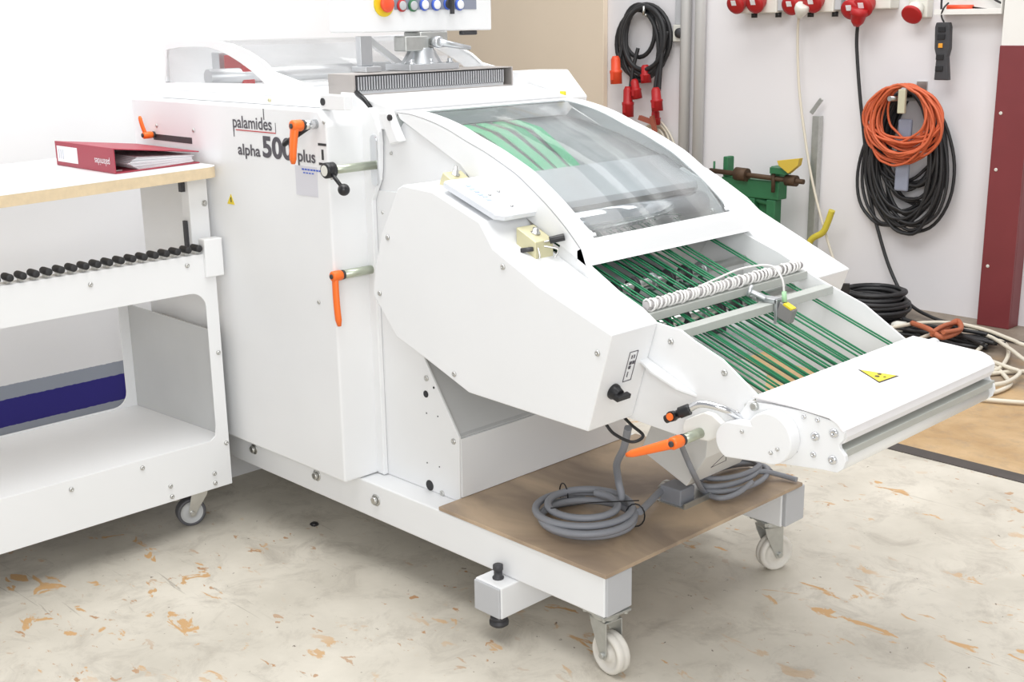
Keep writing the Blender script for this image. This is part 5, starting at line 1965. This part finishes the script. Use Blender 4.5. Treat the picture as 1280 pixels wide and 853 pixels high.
cable(b, [(gx0 + 0.03, 5.29, zba[1][1] - 0.20), (gx0 + 0.03, 5.29, zba[1][1] - 0.06), (gx0 + 0.10, 5.29, zba[1][1] - 0.03), (gx1 - 0.12, 5.29, zba[1][1] - 0.035), (gx1 - 0.045, 5.29, zba[1][1] - 0.10), (gx1 - 0.035, 5.29, 0.03)], 0.018, 8)
b.build('curved_arm', GREENP, c)
zs = gf[12][1]
b = MB()
b.cyl((gf[12][0], 5.25, zs), (gf[13][0], 5.25, zs - 0.015), 0.013, 14)
b.cyl((gf[12][0] + 0.165, 5.25, zs - 0.004), (gf[12][0] + 0.235, 5.25, zs - 0.006), 0.034, 18)
b.cyl((gf[13][0] - 0.10, 5.25, zs - 0.014), (gf[13][0] - 0.04, 5.25, zs - 0.014), 0.028, 18)
b.cyl((gf[12][0] + 0.40, 5.24, zs + 0.03), (gf[12][0] + 0.40, 5.24, zs - 0.08), 0.010, 10)
b.build('clamp_screw', RUST, c)
b = MB()
b.cyl((gx0 - 0.04, 5.25, zs + 0.05), (gx0 - 0.04, 5.25, zs - 0.03), 0.006, 10)
b.box((gx1 - 0.03, 5.22, zba[0][1] + 0.045), (gx1 + 0.07, 5.26, zba[0][1] + 0.075))
b.build('clamp_pin', GREENP, c)
b = MB()
yv = [(-3.432, 0.705), (-3.304, 0.725), (-3.311, 0.689), (-3.364, 0.646), (-3.422, 0.682)]
b.prism(yv, 'y', 5.20, 5.235)
b.build('yellow_clip', mat('dirty_yellow', (0.62, 0.45, 0.06), 0.5), c, bevel=0.002)
# grey angle post
ap = [(-3.399, 0.913), (-3.348, 0.915), (-3.368, 0.242), (-3.316, 0.248), (-3.395, 0.933), (-3.339, 1.006), (-3.413, 0.92)]
px_ = (ap[0][0] + ap[2][0]) / 2 
b = MB()
b.box((px_, YB - 0.05, 0.0), (px_ + 0.038, YB - 0.046, ap[0][1]))
b.box((px_ + 0.034, YB - 0.046, 0.0), (px_ + 0.038, YB - 0.01, ap[0][1]))
b.obox(((ap[4][0] + ap[5][0]) / 2, YB - 0.045, (ap[4][1] + ap[5][1]) / 2 - 0.008), ((ap[5][0] - ap[4][0]) / 2, 0, (ap[5][1] - ap[4][1]) / 2), (0, 0.004, 0), (0.009, 0, -0.006))
tag(b.build('angle_post', ZINC, None, bevel=0.001), 'bare grey steel angle leaning upright against the back wall', 'steel angle')
# yellow bent pipe
b = MB()
cable(b, [Vector(p) + Vector((0, 0, 0)) for p in [(-3.197, 5.35, 0.462), (-3.221, 5.35, 0.391), (-3.245, 5.35, 0.344), (-3.308, 5.35, 0.3), (-3.345, 5.35, 0.213)]], 0.0165, 12)
tag(b.build('bent_pipe', mat('yellow_pipe_paint', (0.66, 0.55, 0.06), 0.45), None), 'short bent yellow pipe end standing by the steel angle', 'pipe')

# ================================================================== FLOOR CLUTTER
# black cable roll standing next to the wall
fc = (-2.819, 5.133)
b = MB()
random.seed(9)
for i in range(16):
    rr_ = 0.165 - 0.03 * random.random()
    z_ = 0.012 + 0.0185 * (i // 2) 
    ox, oy = random.uniform(-0.015, 0.015), random.uniform(-0.015, 0.015)
    rr_ -= 0.028 * (i % 2)
    p = [(fc[0] + ox + rr_ * math.cos(a), fc[1] + oy + rr_ * math.sin(a), z_ + 0.004 * math.sin(a + i)) for a in [2 * PI * k / 30 for k in range(30)]]
    b.tube(p, 0.0105, 7, True)
fcc = b.build('cable_roll', BCABLE, None)
tag(fcc, 'thick black cable roll lying flat on the floor against the back wall', 'cable roll')
b = MB()
q_ = [(-2.835, 5.0, 0.206), (-2.812, 5.0, 0.103)]
b.obox((fc[0] - 0.055, fc[1] - 0.185, 0.10), (0.022, 0.012, 0), (-0.004, 0.008, 0), (0, 0, 0.10))
b.cyl((fc[0] - 0.033, fc[1] - 0.173, 0.20), (fc[0] - 0.077, fc[1] - 0.197, 0.20), 0.001)
b.build('carry_strap', BLACK, fcc, bevel=0.003)
# bundle of black cables and the cream loops
random.seed(21)
bb = [[(-2.587, 4.995), (-2.466, 4.986), (-2.318, 4.988), (-2.18, 4.985)]][0]
b = MB()
for i in range(13):
    o1, o2 = random.uniform(-0.09, 0.09), random.uniform(-0.10, 0.08)
    z_ = 0.012 + 0.010 * (i // 3)
    cable(b, [(p[0] + random.uniform(-0.02, 0.02) + o1 * 0.3, p[1] + o2 + random.uniform(-0.035, 0.035), z_ + random.uniform(0, 0.008)) for p in bb], 0.009, 7)
bun = b.build('cable_bundle', BCABLE, None)
tag(bun, 'loose bundle of black cables on the floor inside the cream cable loops', 'cable bundle')
b = MB()
ot_ = [(-2.514, 4.926), (-2.395, 4.842), (-2.311, 4.807), (-2.307, 4.959), (-2.369, 5.056), (-2.364, 4.926), (-2.363, 4.815)]
cable(b, [(p[0], p[1], 0.075 + 0.01 * math.sin(i * 2)) for i, p in enumerate(ot_)], 0.012, 7)
cable(b, [(p[0] + 0.01, p[1] - 0.02, 0.085 + 0.01 * math.cos(i * 2)) for i, p in enumerate(ot_[2:])], 0.010, 7)
b.build('orange_tie', mat('orange_brown_tape', (0.45, 0.13, 0.06), 0.6), bun)
loopsW = [
    [(-2.562, 4.817, 0.065), (-2.507, 4.985, 0.065), (-2.403, 5.078, 0.065), (-2.247, 5.062, 0.065), (-2.083, 4.97, 0.065), (-1.973, 4.911, 0.065)] + [(-1.62, 4.95, 0.03), (-1.45, 4.75, 0.012), (-1.50, 4.50, 0.012)] + [(-1.722, 4.336, 0.012), (-1.856, 4.265, 0.012), (-1.934, 4.234, 0.012)],
    [(-2.397, 4.708, 0.05), (-2.4, 4.89, 0.05), (-2.35, 5.049, 0.05), (-2.21, 5.023, 0.05), (-2.052, 4.881, 0.05), (-1.888, 4.717, 0.05)] + [(-1.70, 4.72, 0.03), (-1.76, 4.62, 0.012)] + [(-1.893, 4.735, 0.012), (-1.998, 4.608, 0.012), (-2.054, 4.481, 0.012)],
    [(-2.295, 4.795, 0.03), (-2.21, 4.802, 0.03), (-2.071, 4.726, 0.03), (-1.957, 4.671, 0.03), (-1.898, 4.632, 0.03), (-1.88, 4.47, 0.03), (-1.925, 4.343, 0.03), (-1.931, 4.226, 0.03)],
    [(-2.171, 4.818, 0.02), (-2.206, 4.997, 0.02), (-2.19, 5.085, 0.02), (-2.13, 5.031, 0.02), (-2.053, 4.874, 0.02), (-1.999, 4.679, 0.02), (-2.008, 4.593, 0.02), (-2.019, 4.476, 0.02)],
    [(-2.125, 4.764, 0.012), (-2.022, 4.696, 0.012), (-1.914, 4.564, 0.012), (-1.877, 4.496, 0.012), (-1.878, 4.381, 0.012), (-1.909, 4.312, 0.012)],
]
b = MB()
for L_ in loopsW:
    cable(b, L_, 0.0085, 8)
tag(b.build('floor_cable', WCABLE, None), 'cream cable lying in wide loops on the floor right of the tail cover', 'cable')
b = MB()
q_ = (-2.585, 4.977, 0.02)
b.lathe((q_[0] - 0.05, q_[1], 0.030), (1, 0.1, 0.02), [(0, 0.02), (0.02, 0.028), (0.06, 0.028), (0.062, 0.02)], 16)
tag(b.build('cable_connector', CREAMP, None), 'cream cable connector on the floor at the left end of the black bundle', 'connector')
# black lump of rubber on the floor
b2 = MB()
q_ = (-2.744, 1.862, 0.0)
b2.lathe((q_[0], q_[1], 0), (0, 0, 1), [(0, 0.010), (0.004, 0.013), (0.008, 0.010), (0.010, 0.004)], 9)
for v in b2.bm.verts:
    v.co.x += random.uniform(-0.002, 0.002)
tag(b2.build('rubber_plug', BLACK, None), 'small black rubber plug lying on the floor near the table castor', 'rubber plug')
